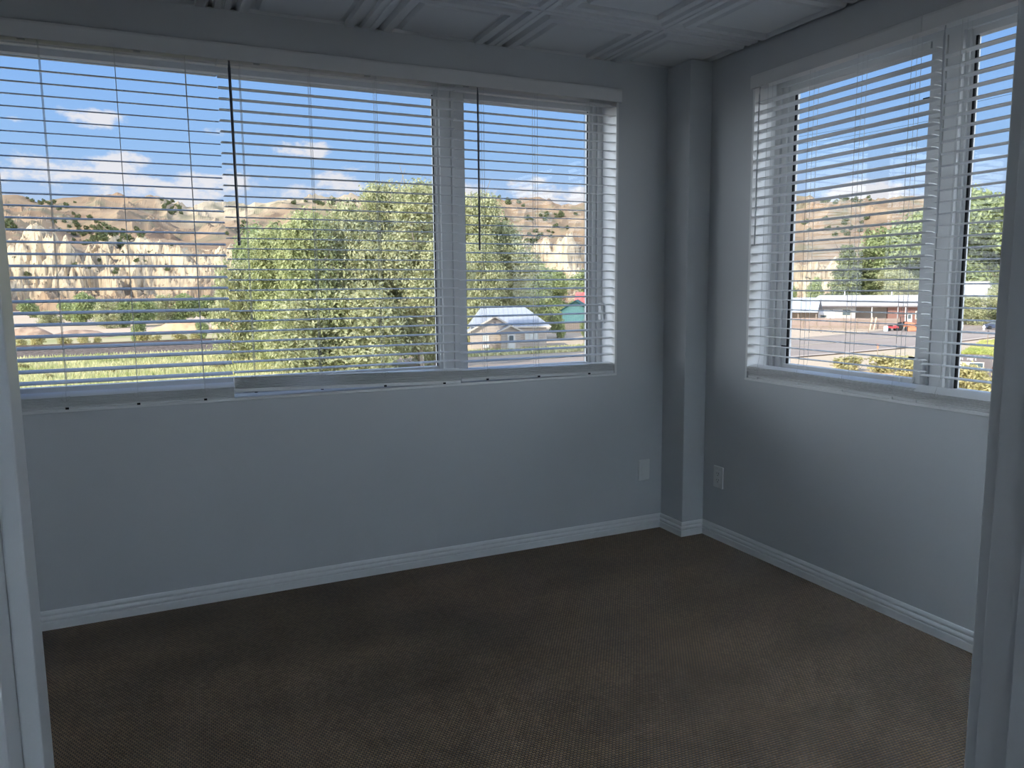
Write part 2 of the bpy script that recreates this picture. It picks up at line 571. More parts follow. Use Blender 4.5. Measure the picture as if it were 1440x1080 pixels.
win1, W1 = window('window_1', 'L', LX0 + .012, LX1 - .012, LZ0 + .012, LZ1 - .012,
                  [(-3.25, -1.366, .945, 2.232, -3.30, -1.345, False), (-1.212, -.515, .925, 2.225, -1.235, -.475, True)], [(-1.345, -1.235)], '')
win2, W2 = window('window_2', 'R', RY0 + .012, RY1 - .012, RZ0 + .012, RZ1 - .012,
                  [(-1.292, -.588, .945, 2.225, -1.312, -.53, True), (-2.28, -1.462, .925, 2.225, -2.34, -1.435, False)], [(-1.435, -1.312)], '')
# casement crank with its folding lever at the right of the first window
hb = MB()
hb.box(-.468, -.448, .105, .134, 1.15, 1.24)
o = hb.build_at('latch_base', MT['vinyl'], win1, bevel=.003)
structure(o)
hm = MB().tube([(-.462, .112, 1.205), (-.464, .098, 1.185), (-.460, .092, 1.150), (-.452, .095, 1.132), (-.446, .100, 1.140)], [.005, .0045, .004, .004, .003], 8)
o = hm.build_at('latch_lever', MT['white'], win1, smooth=True); structure(o)
# lock block on the second window's mullion
hb = MB().box(.108, .134, -1.362, -1.322, .93, 1.035)
o = hb.build_at('latch_base', MT['vinyl'], win2, bevel=.006); structure(o)
hm = MB().tube([(.112, -1.33, .955), (.098, -1.325, .935), (.092, -1.335, .918)], [.007, .006, .004], 8)
o = hm.build_at('latch_lever', MT['vinyl'], win2, smooth=True); structure(o)
for (yy, zz) in ((-.585, 2.03), (-.585, 1.03), (-1.285, 2.04), (-1.285, 1.03)):
    o = MB().box(.146, .152, yy - .014, yy + .014, zz - .004, zz + .004).build_at('screen_clip', MT['black'], win2); structure(o)


# doorway in the foreground -------------------------------------------
structure(MB().box(JL - .02, JL, HALL_Y, DOOR_Y, 0, DT).box(JL, JR, HALL_Y, DOOR_Y, DT, DT + .02).box(JR, JR + .02, HALL_Y, DOOR_Y, 0, DT).build('door_1', MT['white'], bevel=.0015))
structure(MB().box(JL, -2.690, -2.953, -2.920, 0, DT).box(JR - .0095, JR, -2.953, -2.920, 0, DT).box(-2.690, JR - .0095, -2.953, -2.920, DT - .0095, DT).build('trim_5', MT['white'], bevel=.0012))
cs = MB()
for (y0, y1) in ((DOOR_Y, DOOR_Y + .016), (HALL_Y - .016, HALL_Y)):
    cs.box(JL - .066, JL - .006, y0, y1, 0, DT + .066).box(JR + .006, JR + .066, y0, y1, 0, DT + .066).box(JL - .006, JR + .006, y0, y1, DT + .006, DT + .066)
structure(cs.build('trim_6', MT['white'], bevel=.002))


# ---------------------------------------------------------------- blinds
def slat_ring(u, v0, zc, tilt, wid=.050, th=.0028, crown=.0022, n=5):
    c, s = math.cos(tilt), math.sin(tilt)
    pts = []
    for k in range(n + 1):
        a = -wid / 2 + wid * k / n
        h = crown * (1 - (2 * a / wid) ** 2) + th / 2
        pts.append((a, h))
    for k in range(n, -1, -1):
        a = -wid / 2 + wid * k / n
        h = crown * (1 - (2 * a / wid) ** 2) - th / 2
        pts.append((a, h))
    return [(u, v0 + a * c - h * s, zc + a * s + h * c) for a, h in pts]


VC = .030


def blind(axis, u0, u1, tilt, ztop, pitch, n, cords, wand_u, wand_z, wand_r, stack, label, side_name, valance=None, small_cord=None):
    def Wp(p):
        u, v, z = p
        return (u, v, z) if axis == 'L' else (v, u, z)
    zsill = (LZ0 if axis == 'L' else RZ0) + .012
    base = Wp(((u0 + u1) / 2, VC, zsill))
    root = empty('window_blind', base, label, 'blind', 'white slatted blinds over the two windows')
    tilt = R(tilt)
    s = MB()
    for i in range(n):
        z = ztop - i * pitch
        s.loft([[Wp(q) for q in slat_ring(u0, VC, z, tilt)], [Wp(q) for q in slat_ring(u1, VC, z, tilt)]])
    s.build_at('slats', MT['slat'], root)
    # head rail
    MB().box(u0, u1, .002, .056, 2.246, 2.283).map(Wp).build_at('head_rail', MT['slat'], root, bevel=.002)
    # slats resting on each other and the bottom rail, at the lower end of the cords
    (zl, tl), (zr, tr), cnt = stack
    SEG = 8

    def at(t):
        return zl + (zr - zl) * t, R(tl + (tr - tl) * t)
    st = MB()
    for k in range(cnt):
        dv = random.uniform(-.0045, .0045)
        rings = []
        for q in range(SEG + 1):
            t = q / SEG; zb, ti = at(t)
            h = .016 + .0060 * (k + .7)
            rings.append([Wp(p) for p in slat_ring(u0 + (u1 - u0) * t, VC + dv - h * math.sin(ti), zb + h * math.cos(ti), ti, crown=.001)])
        st.loft(rings)
    st.build_at('stacked_slats', MT['slat'], root)
    br = MB(); rings = []
    rail = [(-.0255, 0), (-.0255, .013), (-.022, .016), (.022, .016), (.0255, .013), (.0255, 0), (.022, -.001), (-.022, -.001)]
    for q in range(SEG + 1):
        t = q / SEG; zb, ti = at(t); c, sn = math.cos(ti), math.sin(ti)
        rings.append([Wp((u0 + (u1 - u0) * t, VC + a * c - h * sn, zb + a * sn + h * c)) for a, h in rail])
    br.loft(rings).build_at('bottom_rail', MT['slat'], root)
    for cu in cords:
        t = (cu - u0) / (u1 - u0); zb, ti = at(t)
        hs = .016 + .0060 * (cnt + .7)
        ends = [(VC + a * math.cos(ti) - hs * math.sin(ti), zb + a * math.sin(ti) + hs * math.cos(ti)) for a in (-.026, .026)]
        lad = MB()
        for sgn, e in ((-1, ends[0]), (1, ends[1])):
            pts = [(cu, VC + sgn * .0262, 2.248), (cu, VC + sgn * .0262, ztop - (n - 1) * pitch), (cu, e[0] + sgn * .0015, e[1] + .001), (cu, e[0] + sgn * .0018, e[1] - .020)]
            lad.tube([Wp(p) for p in pts], .0009, 5)
        for i in range(n):
            z = ztop - i * pitch - .003
            lad.tube([Wp((cu, VC - .026, z - .026 * math.sin(tilt))), Wp((cu, VC + .026, z + .026 * math.sin(tilt)))], .0005, 4)
        lad.build_at('ladder_cord', MT['cord'], root)
        lc = MB().tube([Wp((cu, VC + .001, 2.248)), Wp((cu, VC + .001, zb + .018))], .0008, 5)
        # slack cord bunched in front of the stacked slats
        lp = [Wp((cu + x, ends[0][0] - .004 - .003 * abs(math.sin(j * 1.9)), ends[0][1] - .006 + dz)) for j, (x, dz) in enumerate(((-.012, .006), (-.018, -.004), (-.006, -.016), (.008, -.010), (.016, -.002), (.010, .006), (-.002, .000), (.004, -.014)))]
        lc.tube(lp, .0009, 5)
        lc.build_at('lift_cord', MT['cord'], root)
        MB().box(cu - .006, cu + .006, ends[0][0] - .004, ends[0][0] + .002, zb - .002, zb + .006).map(Wp).build_at('cord_plug', MT['black'] if axis == 'L' else MT['slat'], root, bevel=.001)
    wd = MB()
    (za, zb_) = wand_z
    wu0, wu1 = wand_u
    wd.tube([Wp((wu0, -.003, za + .012)), Wp((wu0, -.006, za)), Wp((wu0, -.008, za - .03)), Wp(((wu0 + wu1) / 2, -.0095, (za + zb_) / 2)), Wp((wu1, -.0095, zb_ + .06)), Wp((wu1, -.0095, zb_))],
            [.002, wand_r * .6, wand_r, wand_r, wand_r, wand_r * 1.1], 6)
    wobj = wd.build_at('tilt_wand', MT['wand_backlit'] if wand_r > .0041 and axis == 'L' else MT['wand'], root)
    MB().tube([Wp((wu0, .004, za + .022)), Wp((wu0, -.004, za + .018)), Wp((wu0, -.0045, za + .006))], .0018, 6).build_at('wand_hook', MT['steel'], root)
    if small_cord:
        cu, z0_, z1_ = small_cord
        MB().tube([Wp((cu, -.008, z0_)), Wp((cu + .001, -.010, (z0_ + z1_) / 2)), Wp((cu, -.010, z1_))], [.004, .0045, .0045], 6).build_at('cord_wand', MT['slat'], root)
    if valance:
        a, b = valance
        v = MB().prism([(-.0235, 2.237), (-.0125, 2.237), (-.0125, 2.295), (-.0175, 2.297), (-.0215, 2.2945), (-.0235, 2.286)], 'x', a, b)
        if b > -.55: v.box(b - .009, b, -.0125, -.0005, 2.238, 2.295)
        v.map(Wp)
        v.build_at('valance', MT['slat'], root)
    return root


lc = 'white slat blind '
blind('L', -3.322, -2.3345, 10, 2.232, .0448, 29, [-2.45, -2.70, -2.95, -3.20], (-3.27, -3.27), (2.225, 1.51), .004,
      ((.876, 19), (.876, 19), 7), 'white slat blind leftmost in the long window, over the cliffs and railway', 'l')
blind('L', -2.3305, -1.3085, 3.2, 2.230, .0431, 30, [-2.245, -1.965, -1.68, -1.395], (-2.287, -2.284), (2.243, 1.510), .0062,
      ((.892, -15), (.876, 9), 8), 'white slat blind with a long backlit wand, middle one of the long window', 'l')
blind('L', -1.304, -.4475, 5.5, 2.226, .0432, 30, [-1.172, -.892, -.60], (-1.206, -1.207), (2.24, 1.502), .0042,
      ((.8835, 5), (.8765, 5), 6), 'narrowest white slat blind, over the grey cottage beside the corner', 'l')
blind('R', -1.4235, -.502, -3.5, 2.176, .0438, 28, [-.58, -.83, -1.08, -1.325], (-.538, -.536), (2.232, 1.515), .0038,
      ((.8795, 11), (.880, 11), 7), 'white slat blind on the right wall nearest the corner, over the street', 'r', (-1.379, -.492))
blind('R', -2.362, -1.428, .5, 2.142, .0430, 28, [-1.52, -1.77, -2.02, -2.27], (-1.462, -1.478), (2.230, 1.510), .0042,
      ((.881, 26), (.881, 26), 7), 'white slat blind farthest right, beside the door jamb and over the sign', 'r', (-2.40, -1.381))
val = empty('blind_valance', (-1.9, -.018, 2.242), 'long white valance board across the top of the three left blinds', 'valance')
v = MB().prism([(-.0235, 2.242), (-.0125, 2.242), (-.0125, 2.304), (-.0175, 2.3065), (-.0215, 2.304), (-.0235, 2.296)], 'x', -3.40, -.4285)
v.build_at('board', MT['slat'], val)
MB().box(-.4375, -.4285, -.0125, -.0005, 2.243, 2.304).build_at('end_return', MT['slat'], val)
for q in (-3.0, -2.62, -2.18, -1.72, -1.26):
    MB().box(q - .012, q + .012, -.012, .004, 2.240, 2.2455).build_at('valance_clip', MT['wand'], val)


# ---------------------------------------------------------------- wall plates
def plate(name, label, cat, axis, uc, zc, outlet):
    def Wp(p):
        u, v, z = p
        return (u, v, z) if axis == 'L' else (v, u, z)
    root = empty(name, Wp((uc, 0, zc)), label, cat)
    pw, ph = .036, .0575
    MB().prism([(uc - pw, zc - ph), (uc + pw, zc - ph), (uc + pw, zc + ph), (uc - pw, zc + ph)], 'y', -.0055, -.0002).map(Wp).build_at('cover_plate', MT['plate'], root, bevel=.0025)
    MB().box(uc - .0165, uc + .0165, -.0075, -.005, zc - .0335, zc + .0335).map(Wp).build_at('device_face', MT['plate'], root, bevel=.0008)
    if outlet:
        for dz in (.0175, -.0175):
            r = MB()
            r.box(uc - .008, uc - .0058, -.0082, -.0074, zc + dz - .001, zc + dz + .0075).box(uc + .0058, uc + .0078, -.0082, -.0074, zc + dz, zc + dz + .0065)
            r.tube([Wp0 for Wp0 in ((uc, -.0074, zc + dz - .0075), (uc, -.0082, zc + dz - .0075))], .0027, 8)
            r.map(Wp).build_at('socket', MT['black'], root)
    for dz in (.048, -.048):
        MB().tube([(uc, -.005, zc + dz), (uc, -.0062, zc + dz)], .003, 8).map(Wp).build_at('screw', MT['plate'], root)
    return root


plate('wall_plate', 'blank white wall plate on the left wall near the corner', 'wall plate', 'L', -.254, .333, False)
plate('wall_outlet', 'white duplex power outlet on the right wall near the corner', 'outlet', 'R', -.3135, .333, True)

# ================================================================ outside
# ---------------------------------------------------------------- noise for the terrain
def vnoise(x, y, seed=0):
    xi = np.floor(x).astype(np.int64); yi = np.floor(y).astype(np.int64)
    fx = x - xi; fy = y - yi
    fx = fx * fx * (3 - 2 * fx); fy = fy * fy * (3 - 2 * fy)

    def h(i, j):
        n = (i * 374761393 + j * 668265263 + seed * 974711) & 0x7fffffff
        n = ((n ^ (n >> 13)) * 1274126177) & 0x7fffffff
        return ((n ^ (n >> 16)) & 0xffff) / 65535.0
    a, b, c, d = h(xi, yi), h(xi + 1, yi), h(xi, yi + 1), h(xi + 1, yi + 1)
    return a + (b - a) * fx + (c - a) * fy + (a - b - c + d) * fx * fy


def fbm(x, y, oct=5, seed=0, gain=.5):
    s = 0; a = 1; t = 0
    for o in range(oct):
        s = s + a * vnoise(x * 2 ** o, y * 2 ** o, seed + o); t += a; a *= gain
    return s / t


def ridged(x, y, oct=5, seed=0):
    s = 0; a = 1; t = 0
    for o in range(oct):
        n = 1 - np.abs(2 * vnoise(x * 2 ** o, y * 2 ** o, seed + o) - 1)
        s = s + a * n * n; t += a; a *= .55
    return s / t


# ---------------------------------------------------------------- ground
def flat(name, pts, z, material, kind='structure'):
    o = MB().add([(p[0], p[1], z) for p in pts], [tuple(range(len(pts)))]).build(name, material, recalc=False)
    o['kind'] = kind
    return o


def slab(name, pts, z0, z1, material):
    k = len(pts)
    o = MB().loft([[(p[0], p[1], z0) for p in pts], [(p[0], p[1], z1) for p in pts]]).build(name, material)
    return structure(o)


MT['dirt'] = mat('pale_dirt', (0.66, 0.50, 0.37), 0.95, .05, 0, .05, col2=(0.60, 0.48, 0.33))
MT['field'] = mat('meadow_soil', (0.38, 0.38, 0.19), 0.95, .05, 0, .12, col2=(0.55, 0.47, 0.29), detail=8)
MT['asphalt'] = mat('worn_asphalt', (0.34, 0.275, 0.225), 0.9, .1, 0, .08, col2=(0.42, 0.34, 0.28), detail=8)
MT['concrete'] = mat('pale_concrete', (0.58, 0.47, 0.38), 0.9, .1, .06, .3)
MT['ballast'] = mat('railway_ballast', (0.12, 0.095, 0.08), 0.95, .05, 0, 2.5, col2=(0.23, 0.185, 0.155), detail=8)
MT['paint'] = mat('road_paint', (0.62, 0.52, 0.36), 0.8, .1, .05, 1)
MT['rail'] = mat('rail_steel', (0.20, 0.15, 0.12), 0.5, .3, .1, 3, metallic=.5)
MT['tie'] = mat('creosote_timber', (0.045, 0.038, 0.035), 0.9, .1, .2, 1)

seg = [(CAM.x + 420 * math.sin(a), CAM.y + 420 * math.cos(a)) for a in [2 * math.pi * k / 96 for k in range(96)]]
flat('ground', seg, GZ, MT['dirt'])
MT['bounce_cut'] = mat('bounce_cut_dark', (0.045, 0.045, 0.047), .95, .05, .2, .2)  # unseen dark disc, added to cut light bouncing up from the ground
flat('ground_bounce_cut', [(CAM.x + 47 * math.sin(a), CAM.y + 47 * math.cos(a)) for a in [2 * math.pi * k / 64 for k in range(64)]], GZ + .03, MT['bounce_cut'])
flat('ground_field', [(-60, 40), (-28, 97), (0, 97.5), (22, 97), (20, 62), (8, 52), (0, 40)], GZ + .05, MT['field'])
MT['bankgrass'] = mat('bank_scrub_soil', (0.36, 0.36, 0.15), 0.95, .05, 0, .10, col2=(0.56, 0.46, 0.28), detail=8)
flat('ground_bank', [(-34, 117), (-30, 150), (-8, 152), (20, 150), (30, 117)], GZ + .05, MT['bankgrass'])
far_edge = [(-4, 50), (5, 58), (25.7, 68.6), (43.2, 74), (61, 77), (79.1, 80), (98, 84.5), (116.9, 89.5), (175, 108), (270, 140)]
near_edge = [(0, 42), (9, 49), (27, 57), (44, 59.2), (52, 59.2), (58.8, 59.2), (70, 60.3), (81.8, 61.8), (175, 84), (270, 112)]


def strip(name, L, Rr, z, material):
    k = min(len(L), len(Rr))
    vs = [(p[0], p[1], z) for p in L[:k]] + [(p[0], p[1], z) for p in Rr[:k]]
    return structure(MB().add(vs, [(i, i + 1, k + i + 1, k + i) for i in range(k - 1)]).build(name, material, recalc=False))


strip('road', far_edge, near_edge, GZ + .06, MT['asphalt'])
mid = [((a[0] + b[0]) / 2, (a[1] + b[1]) / 2) for a, b in zip(far_edge, near_edge)]


def ribbon(name, line, width, z, material):
    L = []; Rr = []
    for i, p in enumerate(line):
        q = Vector(line[min(i + 1, len(line) - 1)]) - Vector(line[max(i - 1, 0)])
        n = Vector((-q.y, q.x)).normalized() * width / 2
        L.append((p[0] + n.x, p[1] + n.y)); Rr.append((p[0] - n.x, p[1] - n.y))
    return strip(name, L, Rr, z, material)


ribbon('road_line', mid[2:], .35, GZ + .09, MT['paint'])
kerb = [(x, y - .3) for x, y in near_edge[1:]]
ribbon('kerb', kerb, .9, GZ + .13, MT['concrete'])
ribbon('road_line_edge', [(x, y - 1.2) for x, y in far_edge[2:9]], .25, GZ + .09, MT['paint'])
VQ = [gspot(*q) for q in ((1352, 499), (1380, 482), (1452, 478), (1452, 507))]
flat('ground_verge', VQ, GZ + .05, MT['field'])
flat('path', [gspot(*q) for q in ((1386, 515), (1404, 507), (1460, 507), (1460, 540), (1386, 528))], GZ + .10, MT['asphalt'])
ribbon('path_dirt', [(-22, 153), (-5, 150), (8, 147), (25, 140), (40, 132)], 8, GZ + .08, MT['concrete'])

# railway: ballast bank, two rails, sleepers
RA, RB = Vector((-60, 105.4)), Vector((28, 110.5))
rd = (RB - RA).normalized(); rn = Vector((-rd.y, rd.x))
rw = empty('railway_track', ((RA.x + RB.x) / 2, (RA.y + RB.y) / 2, GZ), 'railway track on a grey gravel bank crossing beyond the meadow', 'railway track')


def trk(s, o, z):
    p = RA + rd * s + rn * o
    return (p.x, p.y, z)


LEN = (RB - RA).length
MB().loft([[trk(s, -5.0, GZ - .02), trk(s, -1.6, GZ + .78), trk(s, 1.6, GZ + .78), trk(s, 4.2, GZ - .02)] for s in (0, LEN)]).build_at('ballast_bank', MT['ballast'], rw)
for o_ in (-.72, .72):
    MB().loft([[trk(s, o_ - .04, GZ + 1.06), trk(s, o_ + .04, GZ + 1.06), trk(s, o_ + .04, GZ + 1.24), trk(s, o_ - .04, GZ + 1.24)] for s in (0, LEN)]).build_at('rail', MT['rail'], rw)
tie0 = None
k = 0
s = 26.0
while s < LEN - 16 and k < 74:
    c = RA + rd * s
    if tie0 is None:
        t_ = MB(); ax = rd * .13; bx_ = rn * 1.3
        t_.add([tuple((sx * ax + sy * bx_).to_3d() + Vector((0, 0, zz))) for zz in (0, .2) for sx, sy in ((-1, -1), (1, -1), (1, 1), (-1, 1))],
               [(3, 2, 1, 0), (4, 5, 6, 7), (0, 1, 5, 4), (1, 2, 6, 5), (2, 3, 7, 6), (3, 0, 4, 7)])
        tie0 = t_.build('sleeper', MT['tie'], rw); o = tie0
    else:
        o = tie0.copy(); COL.objects.link(o)
    o.location = (c.x - rw.location.x, c.y - rw.location.y, .88)
    s += .68; k += 1


# ---------------------------------------------------------------- hills
LAY_PX = [-60, 0, 60, 120, 150, 195, 250, 330, 420, 520, 620, 690, 740, 790, 828, 900, 1000, 1110, 1140, 1165, 1200, 1225, 1250, 1275, 1300, 1430, 1700]
CLIFF = [340, 343, 350, 352, 350, 348, 350, 356, 362, 368, 372, 374, 370, 366, 366, 368, 372, 374, 374, 372, 372, 374, 374, 376, 378, 382, 385]
MIDY = [316, 318, 333, 338, 328, 325, 333, 320, 322, 325, 330, 333, 322, 320, 325, 328, 330, 326, 324, 322, 322, 324, 326, 328, 330, 345, 350]
SKYY = [290, 290, 288, 279, 278, 285, 292, 292, 283, 281, 279, 278, 288, 293, 291, 288, 285, 283, 287, 290, 285, 287, 285, 288, 292, 300, 310]
LAY_AZ = [math.degrees(math.atan2(*bearing(p, 400)[:2])) for p in LAY_PX]


def risefn(ys):
    return [bearing(p, y)[2] for p, y in zip(LAY_PX, ys)]


R_CL, R_MID, R_SKY = risefn(CLIFF), risefn(MIDY), risefn(SKYY)
D0, D1, D2, D3, D4 = 325.0, 455.0, 760.0, 1450.0, 2300.0


def hill_height(az, d):
    """az degrees, d metres (arrays) -> world z"""
    x = CAM.x + d * np.sin(np.radians(az)); y = CAM.y + d * np.cos(np.radians(az))
    z1 = CAM.z + D1 * np.interp(az, LAY_AZ, R_CL)
    z2 = CAM.z + D2 * np.interp(az, LAY_AZ, R_MID)
    z3 = CAM.z + D3 * np.interp(az, LAY_AZ, R_SKY)

    def seg_(t, a, b, p=1.0):
        t = np.clip(t, 0, 1) ** p
        return a + (b - a) * t
    t0 = (d - D0) / (D1 - D0)
    st = np.clip(t0, 0, 1)
    st = st + .14 * np.sin(st * np.pi * 2) * -1          # talus, then a steeper face
    z = np.where(d <= D1, GZ + (z1 - GZ) * st, np.where(d <= D2, seg_((d - D1) / (D2 - D1), z1, z2), np.where(d <= D3, seg_((d - D2) / (D3 - D2), z2, z3, .92), z3 - (d - D3) * .25)))
    front = np.exp(-((d - 405) / 52.0) ** 2)
    back = np.clip((d - 520) / 200, 0, 1) * np.clip((D3 - d) / 260, 0, 1)
    # gullies run mostly down-slope: stretch the noise along the distance axis
    u = np.radians(az) * 430
    gl = ridged(u / 34 + fbm(d / 60, u / 60, 3, 5) * 1.6, d / 120, 5, 3)
    z = z + front * (gl - .44) * 46 * np.clip(t0, 0, 1)
    z = z + np.exp(-((d - 380) / 50.0) ** 2) * (ridged(u / 15 + fbm(d / 25, u / 30, 2, 6), d / 40, 4, 9) - .42) * 20 + np.exp(-((d - 400) / 60.0) ** 2) * (ridged(u / 6, d / 30, 3, 19) - .4) * 4.5
    ub = np.radians(az) * 900
    gb = ridged(ub / 120 + fbm(x / 200, y / 200, 3, 8) * 1.4, d / 330, 4, 21)
    z = z + back * (gb - .45) * 48
    z = z + np.clip((d - 480) / 200, 0, 1) * (fbm(x / 45, y / 45, 5, 31) - .5) * 7 * np.clip((D3 + 60 - d) / 200, .12, 1)
    return np.maximum(z, GZ - 1 + 0 * z)


def terrain(name, az0, az1, daz, dists, material, kind='structure'):
    A = np.arange(az0, az1 + daz, daz); D = np.array(dists)
    AA, DD = np.meshgrid(A, D)
    Z = hill_height(AA, DD)
    X = CAM.x + DD * np.sin(np.radians(AA)); Y = CAM.y + DD * np.cos(np.radians(AA))
    ny, nx = AA.shape
    vs = np.stack([X, Y, Z], -1).reshape(-1, 3)
    i = np.arange(ny - 1)[:, None] * nx + np.arange(nx - 1)[None, :]
    q = np.stack([i, i + 1, i + 1 + nx, i + nx], -1).reshape(-1, 4)
    me = bpy.data.meshes.new(name)
    me.from_pydata(vs.tolist(), [], q.tolist())
    # soil colours: pink tan slopes, cream cliff rock, pale bare ridge, scrubby dark slope
    gy = np.gradient(Z, axis=0) / np.gradient(DD, axis=0)
    gx = np.gradient(Z, axis=1) / (np.radians(daz) * DD)
    slope = np.sqrt(gx ** 2 + gy ** 2)
    base = np.array([0.33, 0.235, 0.150]); cream = np.array([0.52, 0.42, 0.285]); pale = np.array([0.55, 0.45, 0.31]); dark = np.array([0.12, 0.125, 0.085]); rust = np.array([0.27, 0.172, 0.105])
    n1 = fbm(X / 70, Y / 70, 5, 41); n2 = fbm(X / 25, Y / 25, 5, 47)
    c = base + (rust - base) * np.clip((n1 - .5) * 3.0, 0, 1)[..., None]
    wc = np.clip((slope - .28) * 2.2 + (n2 - .5) * 1.8, 0, 1) * np.clip((560 - DD) / 80, 0, 1) * np.clip((DD - 350) / 30, 0, 1)
    c = c + (cream - c) * wc[..., None]
    pr = np.clip(1 - ((AA - 7.5) / 7.0) ** 2, 0, 1) ** .5 * np.clip((DD - 900) / 200, 0, 1)
    c = c + (pale - c) * np.clip(pr, 0, 1)[..., None]
    fo = np.clip(1 - ((AA - 17.0) / 7.5) ** 4, 0, 1) * np.clip((DD - 1180) / 120, 0, 1) * np.clip((n2 - .25) * 4, 0, 1)
    c = c + (dark - c) * np.clip(fo, 0, 1)[..., None]
    sc_ = np.clip((fbm(X / 18, Y / 18, 4, 53) - .565) * 9, 0, 1) * np.clip((DD - 470) / 60, 0, 1) * .7
    c = c + (np.array([.19, .18, .11]) - c) * sc_[..., None]
    c4 = np.concatenate([c, np.ones(c.shape[:2] + (1,))], -1).reshape(-1, 4)
    at_ = me.color_attributes.new('soil', 'FLOAT_COLOR', 'POINT')
    at_.data.foreach_set('color', c4.astype(np.float32).ravel())
    me.polygons.foreach_set('use_smooth', [False] * len(me.polygons))
    me.materials.append(material)
    o = bpy.data.objects.new(name, me); COL.objects.link(o)
    o['kind'] = kind
    return o


MT['bluff'] = attr_mat('bluff_rock', speck=(.35, .66, (.10, .095, .055, 1)), scale=.09, amt=.30)
MT['hillsoil'] = attr_mat('hill_soil', speck=(.10, .70, (.15, .14, .085, 1)), scale=.03, amt=.22)
terrain('hill_bluff', -30, 72, .07, list(np.arange(318, 540, 2.2)), MT['bluff'])
terrain('hill', -30, 72, .12, list(np.arange(536, 1000, 10)) + list(np.arange(1000, 1460, 16)) + [1460, 1520, 1600, 1800, 2300], MT['hillsoil'])


def on_hill(px, py, dmin=330.0, dmax=1420.0):
    """where the line of sight of a survey point meets the slope"""
    e, n, t = bearing(px, py)
    az = math.degrees(math.atan2(e, n))
    ds = np.arange(dmin, dmax, 4.0)
    z = hill_height(np.full_like(ds, az), ds)
    hit_ = np.nonzero(z >= CAM.z + t * ds)[0]
    if len(hit_) == 0: return None
    d = float(ds[hit_[0]])
    return Vector((CAM.x + e * d, CAM.y + n * d, float(z[hit_[0]]) - .3)), d


# ---------------------------------------------------------------- foliage
def leaf_cloud(blobs, n, size, seed, flat_=.35, shell=.55):
    """bent leaf sprays spread through ellipsoid clumps"""
    g = np.random.default_rng(seed)
    B = np.array(blobs, float)                     # cx cy cz rx ry rz
    wts = (B[:, 3] * B[:, 4] + B[:, 5] * B[:, 4]); wts /= wts.sum()
    idx = g.choice(len(B), n, p=wts)
    d = g.normal(size=(n, 3)); d /= np.linalg.norm(d, axis=1)[:, None]
    r = (shell + (1 - shell) * g.random(n)) * (1 + .16 * g.normal(size=n))
    P = B[idx, :3] + d * B[idx, 3:] * r[:, None]
    nrm = d + g.normal(size=(n, 3)) * .8 + np.array([0, 0, .35]); nrm /= np.linalg.norm(nrm, axis=1)[:, None]
    t = np.cross(nrm, g.normal(size=(n, 3))); t /= np.linalg.norm(t, axis=1)[:, None]
    b = np.cross(nrm, t)
    s = size * (.55 + .9 * g.random(n))[:, None]
    V = np.stack([P - t * s, P + b * s * .45 + nrm * s * .12, P + t * s, P - b * s * .45 + nrm * s * .12], 1).reshape(-1, 3)
    F = np.arange(n * 4).reshape(n, 4)
    return V, F


def mesh_obj(name, V, F, material, parent=None):
    me = bpy.data.meshes.new(name)
    me.from_pydata(V.tolist(), [], F.tolist())
    me.materials.append(material)
    o = bpy.data.objects.new(name, me); COL.objects.link(o)
    if parent is not None: o.parent = parent
    return o


MT['leaf_grove'] = leaf_mat('cottonwood_leaf', (0.19, 0.22, 0.085, 1), (0.78, 0.75, 0.47, 1), 1.3)
MT['leaf_mid'] = leaf_mat('poplar_leaf', (0.18, 0.21, 0.08, 1), (0.70, 0.71, 0.38, 1), 1.1)
MT['leaf_green'] = leaf_mat('green_leaf', (0.17, 0.22, 0.085, 1), (0.52, 0.56, 0.28, 1), .9)
MT['leaf_dark'] = leaf_mat('juniper_leaf', (0.075, 0.095, 0.045, 1), (0.22, 0.24, 0.12, 1), .8, .2)
MT['leaf_pine'] = leaf_mat('pine_needle', (0.10, 0.13, 0.05, 1), (0.36, 0.38, 0.19, 1), .6, .2)
MT['leaf_dry'] = leaf_mat('dry_shrub_leaf', (0.34, 0.32, 0.13, 1), (0.76, 0.66, 0.36, 1), .8)
MT['leaf_red'] = leaf_mat('red_flower_shrub_leaf', (0.45, 0.08, 0.06, 1), (0.62, 0.42, 0.24, 1), 1.4)
MT['bark'] = mat('pale_bark', (0.34, 0.29, 0.23), .9, .1, .2, 3)
MT['bark_dark'] = mat('brown_bark', (0.14, 0.10, 0.075), .9, .1, .2, 3)


def trunk(h, r, lean, nb, seed, spread):
    g = random.Random(seed)
    mb = MB()
    p = [(0, 0, -.3), (lean * .2, .02 * h, h * .3), (lean * .6, -.02 * h, h * .62), (lean, 0, h * .92)]
    mb.tube(p, [r, r * .8, r * .5, r * .15], 7)
    for i in range(nb):
        t = .12 + .7 * i / max(1, nb - 1); a = g.uniform(0, 6.28); L = spread * g.uniform(.6, 1.0)
        b0 = Vector((lean * t, 0, h * t)); b2 = b0 + Vector((math.cos(a) * L, math.sin(a) * L, h * g.uniform(.14, .30)))
        b1 = (b0 + b2) / 2 + Vector((0, 0, -.04 * h))
        mb.tube([b0, b1, b2], [r * .38, r * .25, r * .06], 5)
    return mb


